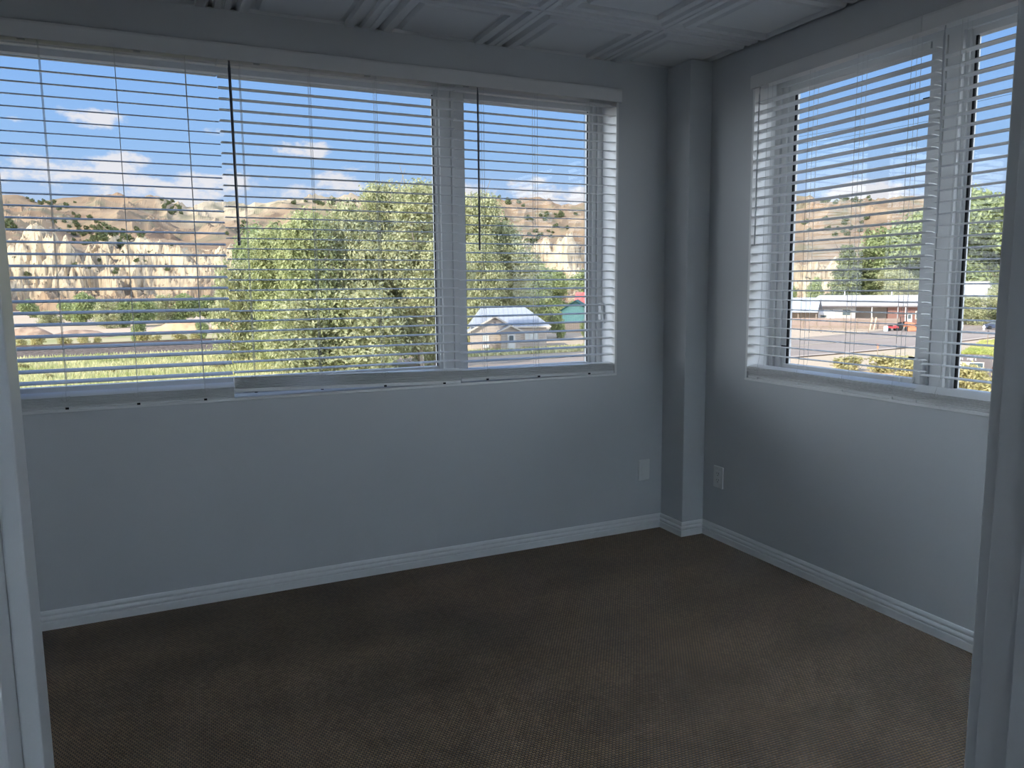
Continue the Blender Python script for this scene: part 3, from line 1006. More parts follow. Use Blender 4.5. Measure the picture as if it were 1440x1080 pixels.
def broad_blobs(w, h, seed, n=14, z0=.12, taper=.75):
    g = random.Random(seed); out = []
    for i in range(n):
        t = z0 + (1 - z0) * (i + .5) / n
        ww = w * (.45 + .55 * math.sin(math.pi * min(1, t * 1.05)) ** taper) * .5
        a = g.uniform(0, 6.28); rr = ww * g.uniform(.2, .62)
        s = w * g.uniform(.20, .30)
        out.append((math.cos(a) * rr, math.sin(a) * rr, h * min(t, .93), s, s, s * g.uniform(.7, 1.0)))
    out.append((0, 0, h * .9, w * .18, w * .18, h * .10))
    return out


TREES = {}


def tree_proto(key, name, crown, leafmat, barkmat, w, h, n, size, seed, nb=7, blobs=None, r=None):
    root = bpy.data.objects.new(name, None); COL.objects.link(root)
    V, F = leaf_cloud(blobs or broad_blobs(w, h, seed), n, size, seed)
    V[:, 2] = np.maximum(V[:, 2], .02)
    mesh_obj(crown, V, F, leafmat, root)
    trunk(h, r or h * .018, w * .03, nb, seed, w * .38).build('trunk', barkmat, root)
    TREES[key] = [root, False, w, h]
    return root


def plant_tree(key, loc, w, h, rz, label, cat='tree', group=None):
    root, used, w0, h0 = TREES[key]
    o = root if not used else copy_tree(root)
    TREES[key][1] = True
    o.location = loc; o.rotation_euler = (0, 0, rz); o.scale = (w / w0, w / w0, h / h0)
    for q in ('label', 'group', 'category'):
        if q in o: del o[q]
    tag(o, label, cat, group)
    return o


def cone_blobs(w, h, n=11, z0=.10, seed=1):
    g = random.Random(seed); out = []
    for i in range(n):
        t = z0 + (1 - z0) * i / n
        ww = w * .5 * (1 - t * .78)
        for q in range(3):
            a = q * 2.1 + i * 1.1; rr = ww * .55
            out.append((math.cos(a) * rr, math.sin(a) * rr, h * t + h * .03, ww * .55, ww * .55, h * .055))
    out.append((0, 0, h * .95, w * .05, w * .05, h * .05))
    return out


tree_proto('tall', 'cottonwood_tree', 'crown', MT['leaf_grove'], MT['bark'], 8, 17, 38000, .165, 3, 10)
tree_proto('wide', 'broadleaf_tree', 'crown', MT['leaf_grove'], MT['bark'], 9, 12, 32000, .165, 5, 9)
tree_proto('leafy', 'broadleaf_tree', 'crown', MT['leaf_mid'], MT['bark'], 9, 12, 30000, .165, 25, 9)
tree_proto('green', 'green_tree', 'crown', MT['leaf_green'], MT['bark_dark'], 10, 13, 15000, .28, 8, 8)
tree_proto('pine', 'pine_tree', 'crown', MT['leaf_pine'], MT['bark_dark'], 9, 17, 12000, .30, 9, 9, blobs=cone_blobs(9, 17))
tree_proto('bush', 'leafy_bush', 'foliage', MT['leaf_green'], MT['bark_dark'], 6, 5, 3600, .28, 13, 5, blobs=broad_blobs(6, 5, 13, 9, .2))
tree_proto('sage', 'dry_bush', 'foliage', MT['leaf_dry'], MT['bark_dark'], 3, 2, 1300, .17, 15, 4, blobs=broad_blobs(3, 2, 15, 7, .2))
tree_proto('willow', 'willow_shrub', 'foliage', MT['leaf_grove'], MT['bark'], 6, 6, 6000, .17, 17, 18, blobs=broad_blobs(6, 6, 17, 10, .1))


def by_px(px, top, base, dist=None):
    """tree standing at survey column px: base and height from its foot and tip"""
    p = gspot(px, base) if dist is None else spot(px, dist)
    d = math.hypot(p.x - CAM.x, p.y - CAM.y)
    return p, CAM.z + d * bearing(px, top)[2] - GZ, d


def tree_at(key, px, top, base, wpx, label, cat='tree', group=None, dist=None, rz=None):
    p, h, d = by_px(px, top, base, dist)
    return plant_tree(key, p, wpx * d / F_PX, h, rng.uniform(0, 6.28) if rz is None else rz, label, cat, group)


# the grove outside the middle of the long window
G = 'trees of the grove by the long window'
tree_at('tall', 590, 264, 520, 120, 'tall pale green cottonwood at the right end of the grove, beside the window post', group=G, dist=76)
tree_at('tall', 545, 262, 516, 92, 'tallest open-topped cottonwood of the grove, standing above the ridge', group=G, dist=80)
tree_at('wide', 500, 300, 520, 120, 'broad light green cottonwood left of the tallest one in the grove', group=G, dist=78)
tree_at('leafy', 440, 312, 522, 130, 'rounded cottonwood with bare pale twigs low down, middle of the grove', group=G, dist=76)
tree_at('green', 360, 332, 508, 70, 'darker green round tree at the left edge of the grove', group=G, dist=96)
tree_at('leafy', 395, 330, 515, 120, 'low spreading green tree in the left half of the grove', group=G, dist=84)
tree_at('willow', 335, 376, 508, 80, 'drooping pale willow at the left foot of the grove by the tracks', group=G, dist=90)
tree_at('willow', 425, 420, 525, 120, 'twiggy willow scrub in front of the middle of the grove', group=G, dist=74)
tree_at('willow', 520, 410, 524, 130, 'leafy willow scrub at the foot of the tallest cottonwood', group=G, dist=73)
tree_at('wide', 610, 330, 519, 110, 'dense cottonwood half hidden behind the window post', group=G, dist=78)
tree_at('tall', 668, 276, 505, 90, 'tall cottonwood just right of the window post above the grey cottage', group=G, dist=112)
tree_at('wide', 712, 318, 490, 110, 'spreading cottonwood directly behind the grey cottage roof', group=G, dist=118)
tree_at('wide', 672, 350, 490, 80, 'dark low tree behind the left end of the grey cottage', group=G, dist=108)
tree_at('green', 752, 372, 474, 64, 'small tree behind the right end of the grey cottage', group=G, dist=135)
tree_at('green', 778, 385, 466, 60, 'bushy tree in the gap between the cottage and the teal house', dist=170)
tree_at('green', 826, 382, 464, 66, 'round green tree behind the teal house', dist=185)
tree_at('bush', 783, 441, 474, 26, 'dark bush beside the teal gable wall', 'bush', dist=118)
tree_at('bush', 823, 452, 478, 16, 'small green bush at the right edge of the left window view', 'bush', dist=112)
# the far bank below the cliffs
GB = 'bushes along the foot of the cliffs'
for i, (px, top, base, wp) in enumerate([(42, 424, 447, 26), (70, 432, 458, 34), (98, 424, 452, 30), (122, 420, 458, 34), (150, 424, 462, 36), (176, 420, 460, 36), (205, 422, 458, 38), (232, 420, 456, 36), (262, 418, 455, 40), (292, 414, 452, 42), (318, 405, 452, 40), (345, 396, 452, 46)]):
    tree_at(('bush', 'willow', 'bush')[i % 3], px, top + (0, 6, 3, -3)[i % 4], base, wp, 'leafy green bush in the row at the foot of the cliffs', 'bush', GB)
GS = 'scrub bushes behind the railway'
for i, (px, top, base, wp) in enumerate([(55, 474, 488, 24), (28, 478, 491, 18), (88, 476, 487, 22), (118, 473, 486, 20), (138, 475, 485, 14), (198, 468, 482, 26), (222, 473, 484, 18), (250, 471, 482, 26), (275, 470, 480, 22)]):
    tree_at('sage', px, top, base, wp, 'low dry scrub bush just behind the railway bank', 'bush', GS)
tree_at('bush', 195, 452, 481, 18, 'upright green shrub standing alone on the dirt behind the railway', 'bush')
tree_at('bush', 285, 455, 480, 20, 'green shrub beside the orange dirt mound', 'bush')
for px, py, wp, lab in ((30, 522, 20, 'dark weedy clump at the far left of the meadow'), (68, 536, 16, 'weedy clump in the left of the meadow, nearer the sill'), (160, 528, 14, 'small weedy clump in the middle of the meadow'), (232, 549, 22, 'weedy clump at the near edge of the meadow'), (312, 520, 26, 'green weedy clump at the right end of the meadow')):
    tree_at('sage', px, py - 9, py, wp, lab, 'weeds')
# beyond the street, right-hand window
tree_at('pine', 1190, 345, 452, 62, 'open-branched pine standing left behind the long low house', dist=196)
tree_at('pine', 1215, 352, 452, 58, 'darker pine beside the first one behind the long low house', dist=200)
tree_at('green', 1250, 330, 452, 90, 'broad green tree behind the middle of the long house', dist=205)
tree_at('green', 1290, 308, 452, 90, 'tallest green tree behind the long house, next to the window post', dist=210)
tree_at('wide', 1262, 380, 450, 70, 'pale leafy tree directly behind the long house roof', dist=192)
tree_at('bush', 1148, 396, 440, 26, 'light green sapling left of the pines above the shed roof', dist=230)
tree_at('bush', 1112, 402, 440, 16, 'tiny light green tree above the left end of the shed roof', dist=240)
tree_at('green', 1352, 278, 449, 110, 'large green tree in the far right pane, left one', dist=207)
tree_at('green', 1398, 285, 449, 110, 'large green tree in the far right pane beside the door jamb', dist=216)
tree_at('green', 1440, 280, 449, 110, 'large tree behind the door jamb at the right edge', dist=204)
tree_at('pine', 1410, 380, 449, 60, 'dark tree shading the parked car in the far right pane', dist=172)
tree_at('willow', 1365, 418, 449, 50, 'yellow green shrub left of the parked car', 'bush', dist=166)
tree_at('wide', 1425, 395, 449, 50, 'pale shrub beside the door jamb above the parked car', 'bush', dist=160)
# planting by the sign
GP = 'shrubs planted around the sign'
for px, top, base, wp, lab in [(1352, 517, 560, 46, 'yellow green shrub under the left half of the street sign'), (1376, 520, 558, 40, 'yellow green shrub at the right leg of the street sign'), (1400, 536, 562, 40, 'dry pale shrub below the red flowering one')]:
    tree_at('sage', px, top, base, wp, lab, 'bush', GP, dist=62)
rb = copy_tree(TREES['sage'][0])
p, h, d = by_px(1408, 521, 552, 66)
rb.location = p; rb.scale = (36 * d / F_PX / 3, 36 * d / F_PX / 3, h / 2); rb.name = 'flowering_shrub'
for q in ('label', 'group', 'category'):
    if q in rb: del rb[q]
tag(rb, 'red flowering shrub to the right of the street sign', 'bush')
for ch in rb.children:
    if ch.name.startswith('foliage'):
        ch.data = ch.data.copy(); ch.data.materials.clear(); ch.data.materials.append(MT['leaf_red'])
for px, top, base, wp, lab in [(1198, 504, 522, 50, 'dry weeds by the kerb in the right window, left clump'), (1240, 503, 524, 60, 'dry weeds by the kerb at the marker post'), (1272, 505, 532, 50, 'dry weeds by the kerb next to the window post'), (1134, 517, 530, 16, 'small bright green weed at the lower left of the right window')]:
    tree_at('sage', px, top, base, wp, lab, 'weeds', dist=None)

# junipers dotting the hills: one mesh, many individuals
V, F = leaf_cloud([(0, 0, 1.9, 2.2, 2.2, 1.9), (.9, .5, 1.4, 1.5, 1.5, 1.3), (-.8, -.4, 2.6, 1.3, 1.3, 1.4)], 150, .75, 77, shell=.7)
jun0 = mesh_obj('juniper', V, F, MT['leaf_dark'])
jun_used = False
JUN = []
jr = random.Random(5)


def juniper(px, py, sc, label, group):
    global jun_used
    r = on_hill(px, py)
    if r is None: return
    p, d = r
    ks = sc * .85 * jr.uniform(.7, 1.25)
    if any((p - q).length < 3.3 * (ks + kq) for q, kq in JUN): return
    JUN.append((p, ks))
    o = jun0 if not jun_used else jun0.copy()
    if jun_used: COL.objects.link(o)
    jun_used = True
    for q in ('label', 'group', 'category'):
        if q in o: del o[q]
    o.location = p; o.rotation_euler = (0, 0, jr.uniform(0, 6.28))
    k_ = ks; o.scale = (k_, k_, k_ * jr.uniform(.75, 1.0))
    tag(o, label, 'shrub', group)


def patch(n, cx, cy, sx, sy, sc, label, group, slope=0.0):
    for _ in range(n):
        u = jr.gauss(0, .5); v = jr.gauss(0, .5)
        juniper(cx + u * sx, cy + v * sy + u * sx * slope, sc, label, group)


patch(85, 140, 329, 58, 15, 1.25, 'dark juniper in the patch on the slope above the cliffs', 'junipers above the cliffs', .08)
patch(60, 378, 328, 50, 13, 1.35, 'dark juniper in the thicket left above the grove', 'junipers above the grove')
patch(30, 240, 292, 20, 7, 1.5, 'dark juniper on the knoll right of the domed hilltop', 'junipers on the knoll', .4)
patch(14, 80, 289, 40, 5, 1.3, 'small dark juniper on the shoulder left of the domed hilltop', 'junipers on the left shoulder', .1)
patch(12, 15, 322, 12, 6, 1.4, 'dark juniper at the far left below the hilltop', 'junipers at the far left')
patch(14, 180, 375, 120, 24, .55, 'small dark shrub on the face of the cliffs', 'shrubs on the cliffs')
patch(30, 770, 306, 44, 6, 1.3, 'dark juniper along the crest seen right of the grove', 'junipers on the right crest', -.12)
patch(34, 752, 336, 36, 12, 1.2, 'dark juniper in the gullies above the cottage', 'junipers in the gullies', -.4)
patch(30, 1190, 284, 40, 4, 1.5, 'dark juniper on the skyline in the right window', 'junipers on the right skyline', -.05)
patch(30, 1185, 322, 44, 14, 1.2, 'dark shrub among the rocks in the right window', 'shrubs on the right hillside')
patch(40, 480, 287, 70, 4, 1.7, 'dark tree along the wooded ridge above the grove', 'trees on the wooded ridge')
patch(34, 690, 283, 50, 4, 1.7, 'dark tree along the wooded ridge right of the window post', 'trees on the ridge right of the post', .12)

# grass tufts: meadow, verge, cottage yard
def grass(name, polys, n, h, label, material, seed, quad=None):
    g = np.random.default_rng(seed); P = []
    for (x0, x1, y0, y1, fr) in polys:
        k_ = int(n * fr); P.append(np.stack([g.uniform(x0, x1, k_), g.uniform(y0, y1, k_)], -1))
    P = np.concatenate(P)
    if quad is not None:
        A_, B_, C_, D_ = [np.array(q[:2]) for q in quad]
        uu = g.random((n, 1)); vv = g.random((n, 1))
        P = (A_ * (1 - uu) + D_ * uu) * (1 - vv) + (B_ * (1 - uu) + C_ * uu) * vv
    k_ = len(P)
    a = g.uniform(0, 6.28, k_); hh = h * (.4 + .9 * g.random(k_)); wd_ = .10 + .10 * g.random(k_)
    lean = g.normal(size=(k_, 2)) * .16
    z0 = np.full(k_, GZ + .04)
    A = np.stack([P[:, 0] - np.cos(a) * wd_, P[:, 1] - np.sin(a) * wd_, z0], -1)
    B = np.stack([P[:, 0] + np.cos(a) * wd_, P[:, 1] + np.sin(a) * wd_, z0], -1)
    C = np.stack([P[:, 0] + lean[:, 0], P[:, 1] + lean[:, 1], z0 + hh], -1)
    Vv = np.stack([A, B, C], 1).reshape(-1, 3); Ff = np.arange(k_ * 3).reshape(-1, 3)
    o = mesh_obj(name, Vv, Ff, material)
    tag(o, label, 'grass', kind='stuff')


MT['grass'] = leaf_mat('meadow_grass', (0.38, 0.42, 0.16, 1), (0.82, 0.74, 0.44, 1), .16)
MT['lush'] = leaf_mat('verge_grass', (0.36, 0.42, 0.10, 1), (0.66, 0.60, 0.24, 1), .2)
grass('meadow_grass', [(-26, 18, 62, 100, 1.0)], 26000, .55, 'tall green and straw coloured grass in the meadow before the railway', MT['grass'], 1)
grass('verge_grass', [(76, 108, 48, 60, .8), (86, 112, 52, 62, .2)], 11000, .35, 'yellow green grass on the verge beyond the sign', MT['lush'], 2, VQ)
grass('yard_grass', [(24, 52, 77.5, 84, 1.0)], 4500, .4, 'ragged grass strip between the cottage and the street', MT['grass'], 3)


def mound(name, px0, px1, top, base, label, col, seed):
    a, b = gspot(px0, base), gspot(px1, base)
    c = (a + b) / 2; L = (b - a).length; ax = (b - a).normalized(); bx = Vector((-ax.y, ax.x, 0))
    d = math.hypot(c.x - CAM.x, c.y - CAM.y); hgt = CAM.z + d * bearing((px0 + px1) / 2, top)[2] - GZ
    nx, ny = 40, 22
    U, Vv = np.meshgrid(np.linspace(-.5, .5, nx), np.linspace(-.5, .5, ny))
    rr = np.clip(1 - (2 * U) ** 2, 0, 1) ** .8 * np.clip(1 - (2 * Vv) ** 2, 0, 1)
    Z = rr * hgt * (.75 + .5 * fbm(U * 6 + seed, Vv * 4, 4, seed)) - .05
    X = c.x + U * L * ax.x + Vv * L * .45 * bx.x; Y = c.y + U * L * ax.y + Vv * L * .45 * bx.y
    Vt = np.stack([X, Y, GZ + Z], -1).reshape(-1, 3)
    i = np.arange(ny - 1)[:, None] * nx + np.arange(nx - 1)[None, :]
    Q = np.stack([i, i + 1, i + 1 + nx, i + nx], -1).reshape(-1, 4)
    tag(mesh_obj(name, Vt, Q, col), label, 'dirt mound')


MT['mound'] = mat('orange_dirt', (0.66, 0.40, 0.23), .95, .05, .2, .5)
MT['rubble'] = mat('grey_brown_rubble', (0.36, 0.25, 0.18), .95, .05, .4, .7, detail=8)
mound('dirt_mound', 212, 300, 451, 467, 'orange dirt mound behind the railway, left of the grove', MT['mound'], 3)
mound('dirt_mound', 298, 352, 450, 463, 'orange dirt mound partly hidden by the left of the grove', MT['mound'], 5)
mound('rubble_heap', 8, 75, 458, 475, 'grey brown rubble heap at the far left behind the railway', MT['rubble'], 8)
mound('rubble_heap', 70, 160, 464, 474, 'long low rubble heap right of the tall rubble heap', MT['rubble'], 9)

# ---------------------------------------------------------------- buildings
MT['siding'] = siding_mat('grey_beige_siding', (0.54, 0.455, 0.385), (0.34, 0.285, 0.24, 1), .30)
MT['roof_grey'] = siding_mat('grey_metal_roof', (0.40, 0.42, 0.45), (0.31, 0.33, 0.36, 1), .6, 'X')
MT['fascia'] = mat('cream_fascia', (0.68, 0.60, 0.50), .6, .2, .03, 2)
MT['winglass'] = mat('house_window_glass', (0.10, 0.13, 0.14), .1, .6, .1, 1)
MT['winblind'] = mat('house_window_blind', (0.66, 0.66, 0.62), .6, .2, .05, 1)
MT['doorpaint'] = mat('white_house_door', (0.70, 0.67, 0.63), .5, .3, .03, 2)
MT['teal'] = siding_mat('teal_board_siding', (0.30, 0.56, 0.47), (0.24, 0.46, 0.385, 1), .3, 'X', .15)
MT['tealtrim'] = mat('dark_green_trim', (0.05, 0.15, 0.13), .6, .2, .05, 2)
MT['roof_red'] = siding_mat('red_metal_roof', (0.62, 0.14, 0.12), (0.5, 0.10, 0.09, 1), .5, 'X')
MT['tanboard'] = siding_mat('tan_boards', (0.60, 0.44, 0.31), (0.46, 0.33, 0.23, 1), .35, 'X')
MT['roof_pale'] = mat('pale_gravel_roof', (0.47, 0.445, 0.43), .9, .1, .05, .5)
MT['roof_blue'] = siding_mat('pale_blue_metal_roof', (0.52, 0.56, 0.62), (0.42, 0.46, 0.52, 1), .7, 'X')
MT['whitewall'] = mat('white_house_wall', (0.50, 0.47, 0.45), .7, .2, .04, 1)
MT['brick'] = siding_mat('red_brown_brick', (0.24, 0.125, 0.10), (0.17, 0.095, 0.08, 1), .25)
MT['fence'] = siding_mat('red_brown_fence_boards', (0.36, 0.27, 0.225), (0.22, 0.165, 0.14, 1), .22, 'X', .2)
MT['timber'] = mat('grey_timber', (0.30, 0.235, 0.18), .85, .1, .15, 2)
MT['newlumber'] = mat('new_lumber', (0.66, 0.46, 0.31), .8, .1, .1, 2)
MT['redpaint'] = mat('red_machine_paint', (0.55, 0.055, 0.06), .35, .5, .05, 2)
MT['orangepaint'] = mat('orange_machine_paint', (0.78, 0.26, 0.13), .4, .4, .05, 2)
MT['tyre'] = mat('tyre_rubber', (0.02, 0.02, 0.02), .8, .2, .1, 3)
MT['carpaint'] = mat('dark_blue_car_paint', (0.035, 0.05, 0.09), .25, .6, .05, 2)
MT['barrel'] = mat('pale_blue_barrel', (0.58, 0.66, 0.66), .5, .3, .05, 2)
MT['signboard'] = mat('brown_grey_signboard', (0.17, 0.145, 0.14), .7, .2, .08, 2)
MT['signwhite'] = mat('white_sign_paint', (0.80, 0.78, 0.76), .6, .2, .02, 2)


def gable_roof(name, x0, x1, ye, yr, yb, ze, zr, t, material, parent, over=.25):
    """ridge along x: eave at y=ye, ridge yr, back eave yb"""
    mb = MB()
    a, b = x0 - over, x1 + over
    poly = [(ye, ze), (yr, zr), (yb, ze), (yb, ze + t), (yr, zr + t), (ye, ze + t)]
    mb.loft([[(a, q[0], q[1]) for q in poly], [(b, q[0], q[1]) for q in poly]])
    return mb.build(name, material, parent)


def front_gable_roof(name, x0, xa, x1, y0, y1, ze0, za, ze1, t, material, parent):
    mb = MB()
    poly = [(x0, ze0), (xa, za), (x1, ze1), (x1, ze1 + t), (xa, za + t * 1.15), (x0, ze0 + t)]
    mb.loft([[(q[0], y0, q[1]) for q in poly], [(q[0], y1, q[1]) for q in poly]])
    return mb.build(name, material, parent)


def front_window(parent, x0, x1, z0, z1, y, pane=None, mullions=0, fw=.09):
    f = MB()
    f.box(x0, x1, y - .06, y + .02, z0, z0 + fw).box(x0, x1, y - .06, y + .02, z1 - fw, z1).box(x0, x0 + fw, y - .06, y + .02, z0 + fw, z1 - fw).box(x1 - fw, x1, y - .06, y + .02, z0 + fw, z1 - fw)
    for i in range(mullions):
        q = x0 + (x1 - x0) * (i + 1) / (mullions + 1)
        f.box(q - fw / 3, q + fw / 3, y - .05, y + .02, z0 + fw, z1 - fw)
    o = f.build('window_frame', MT['fascia'], parent)
    MB().box(x0 + fw * .5, x1 - fw * .5, y - .025, y - .015, z0 + fw * .5, z1 - fw * .5).build('pane', pane or MT['winglass'], o)
    return o


def house(name, px, dist, label, turn=0.0, cat='house'):
    p = spot(px, dist)
    e, n, _ = bearing(px, 400)
    return empty(name, p, label, cat, rz=-math.atan2(e, n) + R(turn))


# grey cottage
h = house('cottage', 716, 96, 'small grey cottage with beige siding and a pale metal roof', 4)
b = MB()
b.box(1.0, 4.75, .9, 7.5, 0, 2.95).box(-4.8, 1.3, 1.2, 7.5, 0, 2.7)
b.prism([(-4.8, 0), (1.1, 0), (1.1, 2.45), (-1.85, 4.12), (-4.8, 2.45)], 'y', 0, 3.6)
b.build('wall', MT['siding'], h)
pb = MB().prism([(-1.15, 0), (1.2, 0), (1.2, 2.45), (.05, 3.05), (-1.15, 2.45)], 'y', -1.5, .0)
pw = pb.build('porch_wall', MT['siding'], h)
front_gable_roof('wing_roof', -5.25, -1.85, 1.55, -.35, 4.4, 2.28, 4.2, 2.28, .14, MT['roof_grey'], h)
front_gable_roof('porch_roof', -1.65, .05, 1.75, -1.85, 1.2, 2.30, 3.12, 2.30, .12, MT['roof_grey'], h)
mr_ = MB()
mr_.add([(-5.0, .45, 2.95), (5.3, .45, 2.95), (5.3, 8.0, 2.95), (-5.0, 8.0, 2.95), (-3.3, 4.2, 5.45), (2.1, 4.2, 5.45)], [(0, 1, 5, 4), (1, 2, 5), (2, 3, 4, 5), (3, 0, 4), (3, 2, 1, 0)])
mr_.build('main_roof', MT['roof_grey'], h)
MB().box(-1.9, 5.32, .40, .46, 2.80, 2.99).build('fascia', MT['fascia'], h)
for sgn, (xa, xb) in ((0, (-5.25, -1.85)), (1, (1.55, -1.85))):
    MB().loft([[(xa, -.38, 2.22), (xa, -.34, 2.22), (xa, -.34, 2.44), (xa, -.38, 2.44)], [(xb, -.38, 4.14), (xb, -.34, 4.14), (xb, -.34, 4.38), (xb, -.38, 4.38)]]).build('bargeboard', MT['fascia'], h)
for xa in (-1.65, 1.75):
    MB().loft([[(xa, -1.88, 2.25), (xa, -1.84, 2.25), (xa, -1.84, 2.45), (xa, -1.88, 2.45)], [(.05, -1.88, 3.07), (.05, -1.84, 3.07), (.05, -1.84, 3.28), (.05, -1.88, 3.28)]]).build('bargeboard', MT['fascia'], h)
dr = MB().box(-.30, .50, -1.58, -1.50, .05, 2.10).build('door', MT['doorpaint'], h)
MB().box(-.16, .36, -1.60, -1.57, 1.2, 1.95).build('door_pane', MT['winglass'], dr)
MB().box(-.45, .65, -1.55, -1.49, 0, 2.25).build('door_frame', MT['fascia'], h)
front_window(h, 1.95, 3.75, 1.2, 2.15, .9, MT['winblind'], 2)
front_window(h, -3.45, -2.55, 1.15, 2.05, 0, MT['winblind'])
MB().box(-3.4, -2.6, -.12, 0, .35, .72).build('meter_box', MT['winblind'], h)
MB().box(-2.0, -1.7, -.06, .02, 3.2, 3.6).build('gable_vent', MT['signboard'], h)
MB().box(1.3, 1.5, .75, .9, 2.0, 2.3).build('porch_light', MT['black'], h)

# teal house and the red-roofed one behind it
h = house('teal_house', 809, 132, 'teal gabled house to the right of the cottage', -3)
MB().prism([(-2.9, 1.6), (2.9, 1.6), (2.9, 3.35), (0, 5.15), (-2.9, 3.35)], 'y', 0, 9).build('wall', MT['teal'], h)
MB().box(-2.85, 2.85, .03, 8.9, 0, 1.6).build('lower_wall', MT['tanboard'], h)
front_gable_roof('roof', -3.4, 0, 3.4, -.4, 9.3, 3.05, 5.25, 3.05, .22, MT['tealtrim'], h)
h = house('red_roofed_house', 838, 150, 'house with a bright red roof behind the teal one', -8)
MB().box(-4.2, 5, 0, 7, 0, 4.0).build('wall', MT['whitewall'], h)
gable_roof('roof', -4.2, 5, -.4, 3.5, 7.4, 4.0, 6.5, .15, MT['roof_red'], h)

# long low house across the street
h = house('long_house', 1240, 165, 'long low house with a pale flat-looking roof and part brick front', 2)
MB().box(-13.0, -4.4, 0, 9, 0, 3.5).box(-4.4, 1.3, 5.2, 9, 0, 3.5).build('wall', MT['whitewall'], h)
MB().box(1.3, 11.5, -.2, 9, 0, 3.5).build('brick_wall', MT['brick'], h)
mr_ = MB()
mr_.add([(-13.9, -1.2, 3.5), (12, -1.2, 3.5), (12, 10, 3.5), (-13.9, 10, 3.5), (-11.2, 4.2, 5.55), (12, 4.2, 5.55)], [(0, 1, 5, 4), (1, 2, 5), (2, 3, 4, 5), (3, 0, 4), (3, 2, 1, 0)])
mr_.build('roof', MT['roof_pale'], h)
MB().box(-13.9, 12, -1.25, -1.18, 3.32, 3.56).build('fascia', MT['signboard'], h)
for x0, x1 in ((-11, -10), (-9.2, -8.4), (-6.8, -5.2)):
    front_window(h, x0, x1, 1.6, 2.9, 0, None, 1)
dr = MB().box(4.6, 5.5, -.28, -.2, 0, 2.1).build('door', MT['doorpaint'], h)
MB().box(4.8, 5.3, -.30, -.27, 1.1, 1.9).build('door_pane', MT['winglass'], dr)
front_window(h, 6.0, 7.6, 1.0, 2.6, -.2, None, 1, .16)
for x in (-1.6, 2.9, 4.2, 8.3):
    MB().box(x, x + .16, -1.1, -.95, 0, 3.4).build('porch_post', MT['signwhite'], h)
for x in (-6.5, 2.0):
    MB().tube([(x, 3.4, 5.1), (x, 3.4, 6.4)], .1, 8).build('vent_pipe', MT['signwhite'], h)
h = house('shed', 1122, 152, 'open shed with a pale blue metal roof left of the long house', -6, 'shed')
gable_roof('roof', -6.5, 3.6, -1.0, 4.2, 9.4, 2.7, 5.15, .14, MT['roof_blue'], h, .1)
MB().box(-6.4, 3.4, 3.2, 8.6, 0, 3.0).build('back_wall', MT['timber'], h)
for x in (-6.2, -3.0, .2, 3.3):
    MB().box(x, x + .2, -.5, -.3, 0, 2.75).build('post', MT['timber'], h)
# white camper between shed and house
h = house('camper_trailer', 1147, 156, 'white camper trailer behind the brown board fence', 3, 'trailer')
MB().box(-3.6, 3.6, 0, 2.3, .5, 2.75).build('body', MT['signwhite'], h, bevel=.3, bseg=3)
front_window(h, -2.2, -.9, 1.5, 2.1, 0)
front_window(h, 1.0, 2.2, 1.5, 2.1, 0)
for x in (-.5, .5):
    MB().tube([(x, .1, .36), (x, .35, .36)], .36, 14).build('wheel', MT['tyre'], h)
# board fence
h = house('board_fence', 1180, 147, 'red brown board fence in front of the long house', 2, 'fence')
MB().box(-12.4, 9.9, 0, .05, .05, 1.85).build('boards', MT['fence'], h)
MB().box(-12.4, 9.9, -.05, 0, 1.35, 1.5).box(-12.4, 9.9, -.05, 0, .35, .5).build('fence_rail', MT['timber'], h)
for i in range(11):
    x = -12.3 + i * 2.2
    MB().box(x, x + .14, -.12, 0, 0, 1.95).build('post', MT['timber'], h)
h = house('rail_fence', 1178, 134, 'low post and rail fence on the dirt before the board fence', 1, 'fence')
for i in range(6):
    x = -4.0 + i * 1.75
    MB().box(x, x + .12, 0, .12, 0, 1.1 - .08 * (i % 2)).build('post', MT['timber'], h)
for z in (.5, .95):
    MB().box(-4.0, 4.9, .12, .17, z - .05, z + .05).build('rail', MT['timber'], h)
for i, (x, lab) in enumerate(((5.0, 'new plank leaning on the board fence, left one'), (5.6, 'new plank leaning on the board fence, right one'))):
    o = house('plank', 1180, 146, lab, 2, 'plank')
    MB().add([(x, -1.3, 0), (x + .22, -1.3, 0), (x + .62, -.16, 2.1), (x + .4, -.16, 2.1), (x, -1.24, 0), (x + .22, -1.24, 0), (x + .62, -.1, 2.1), (x + .4, -.1, 2.1)],
             [(0, 1, 2, 3), (7, 6, 5, 4), (0, 4, 5, 1), (1, 5, 6, 2), (2, 6, 7, 3), (3, 7, 4, 0)]).build('board', MT['newlumber'], o)
o = house('barrel', 1249, 140, 'pale blue barrel at the right end of the board fence', 0, 'barrel')
MB().tube([(0, 0, 0), (0, 0, .06), (0, 0, .45), (0, 0, .85), (0, 0, .9)], [.30, .33, .36, .33, .30], 16).build('drum', MT['barrel'], o, smooth=True)
MB().tube([(0, 0, .895), (0, 0, .93)], [.31, .31], 16).build('lid', MT['signwhite'], o)
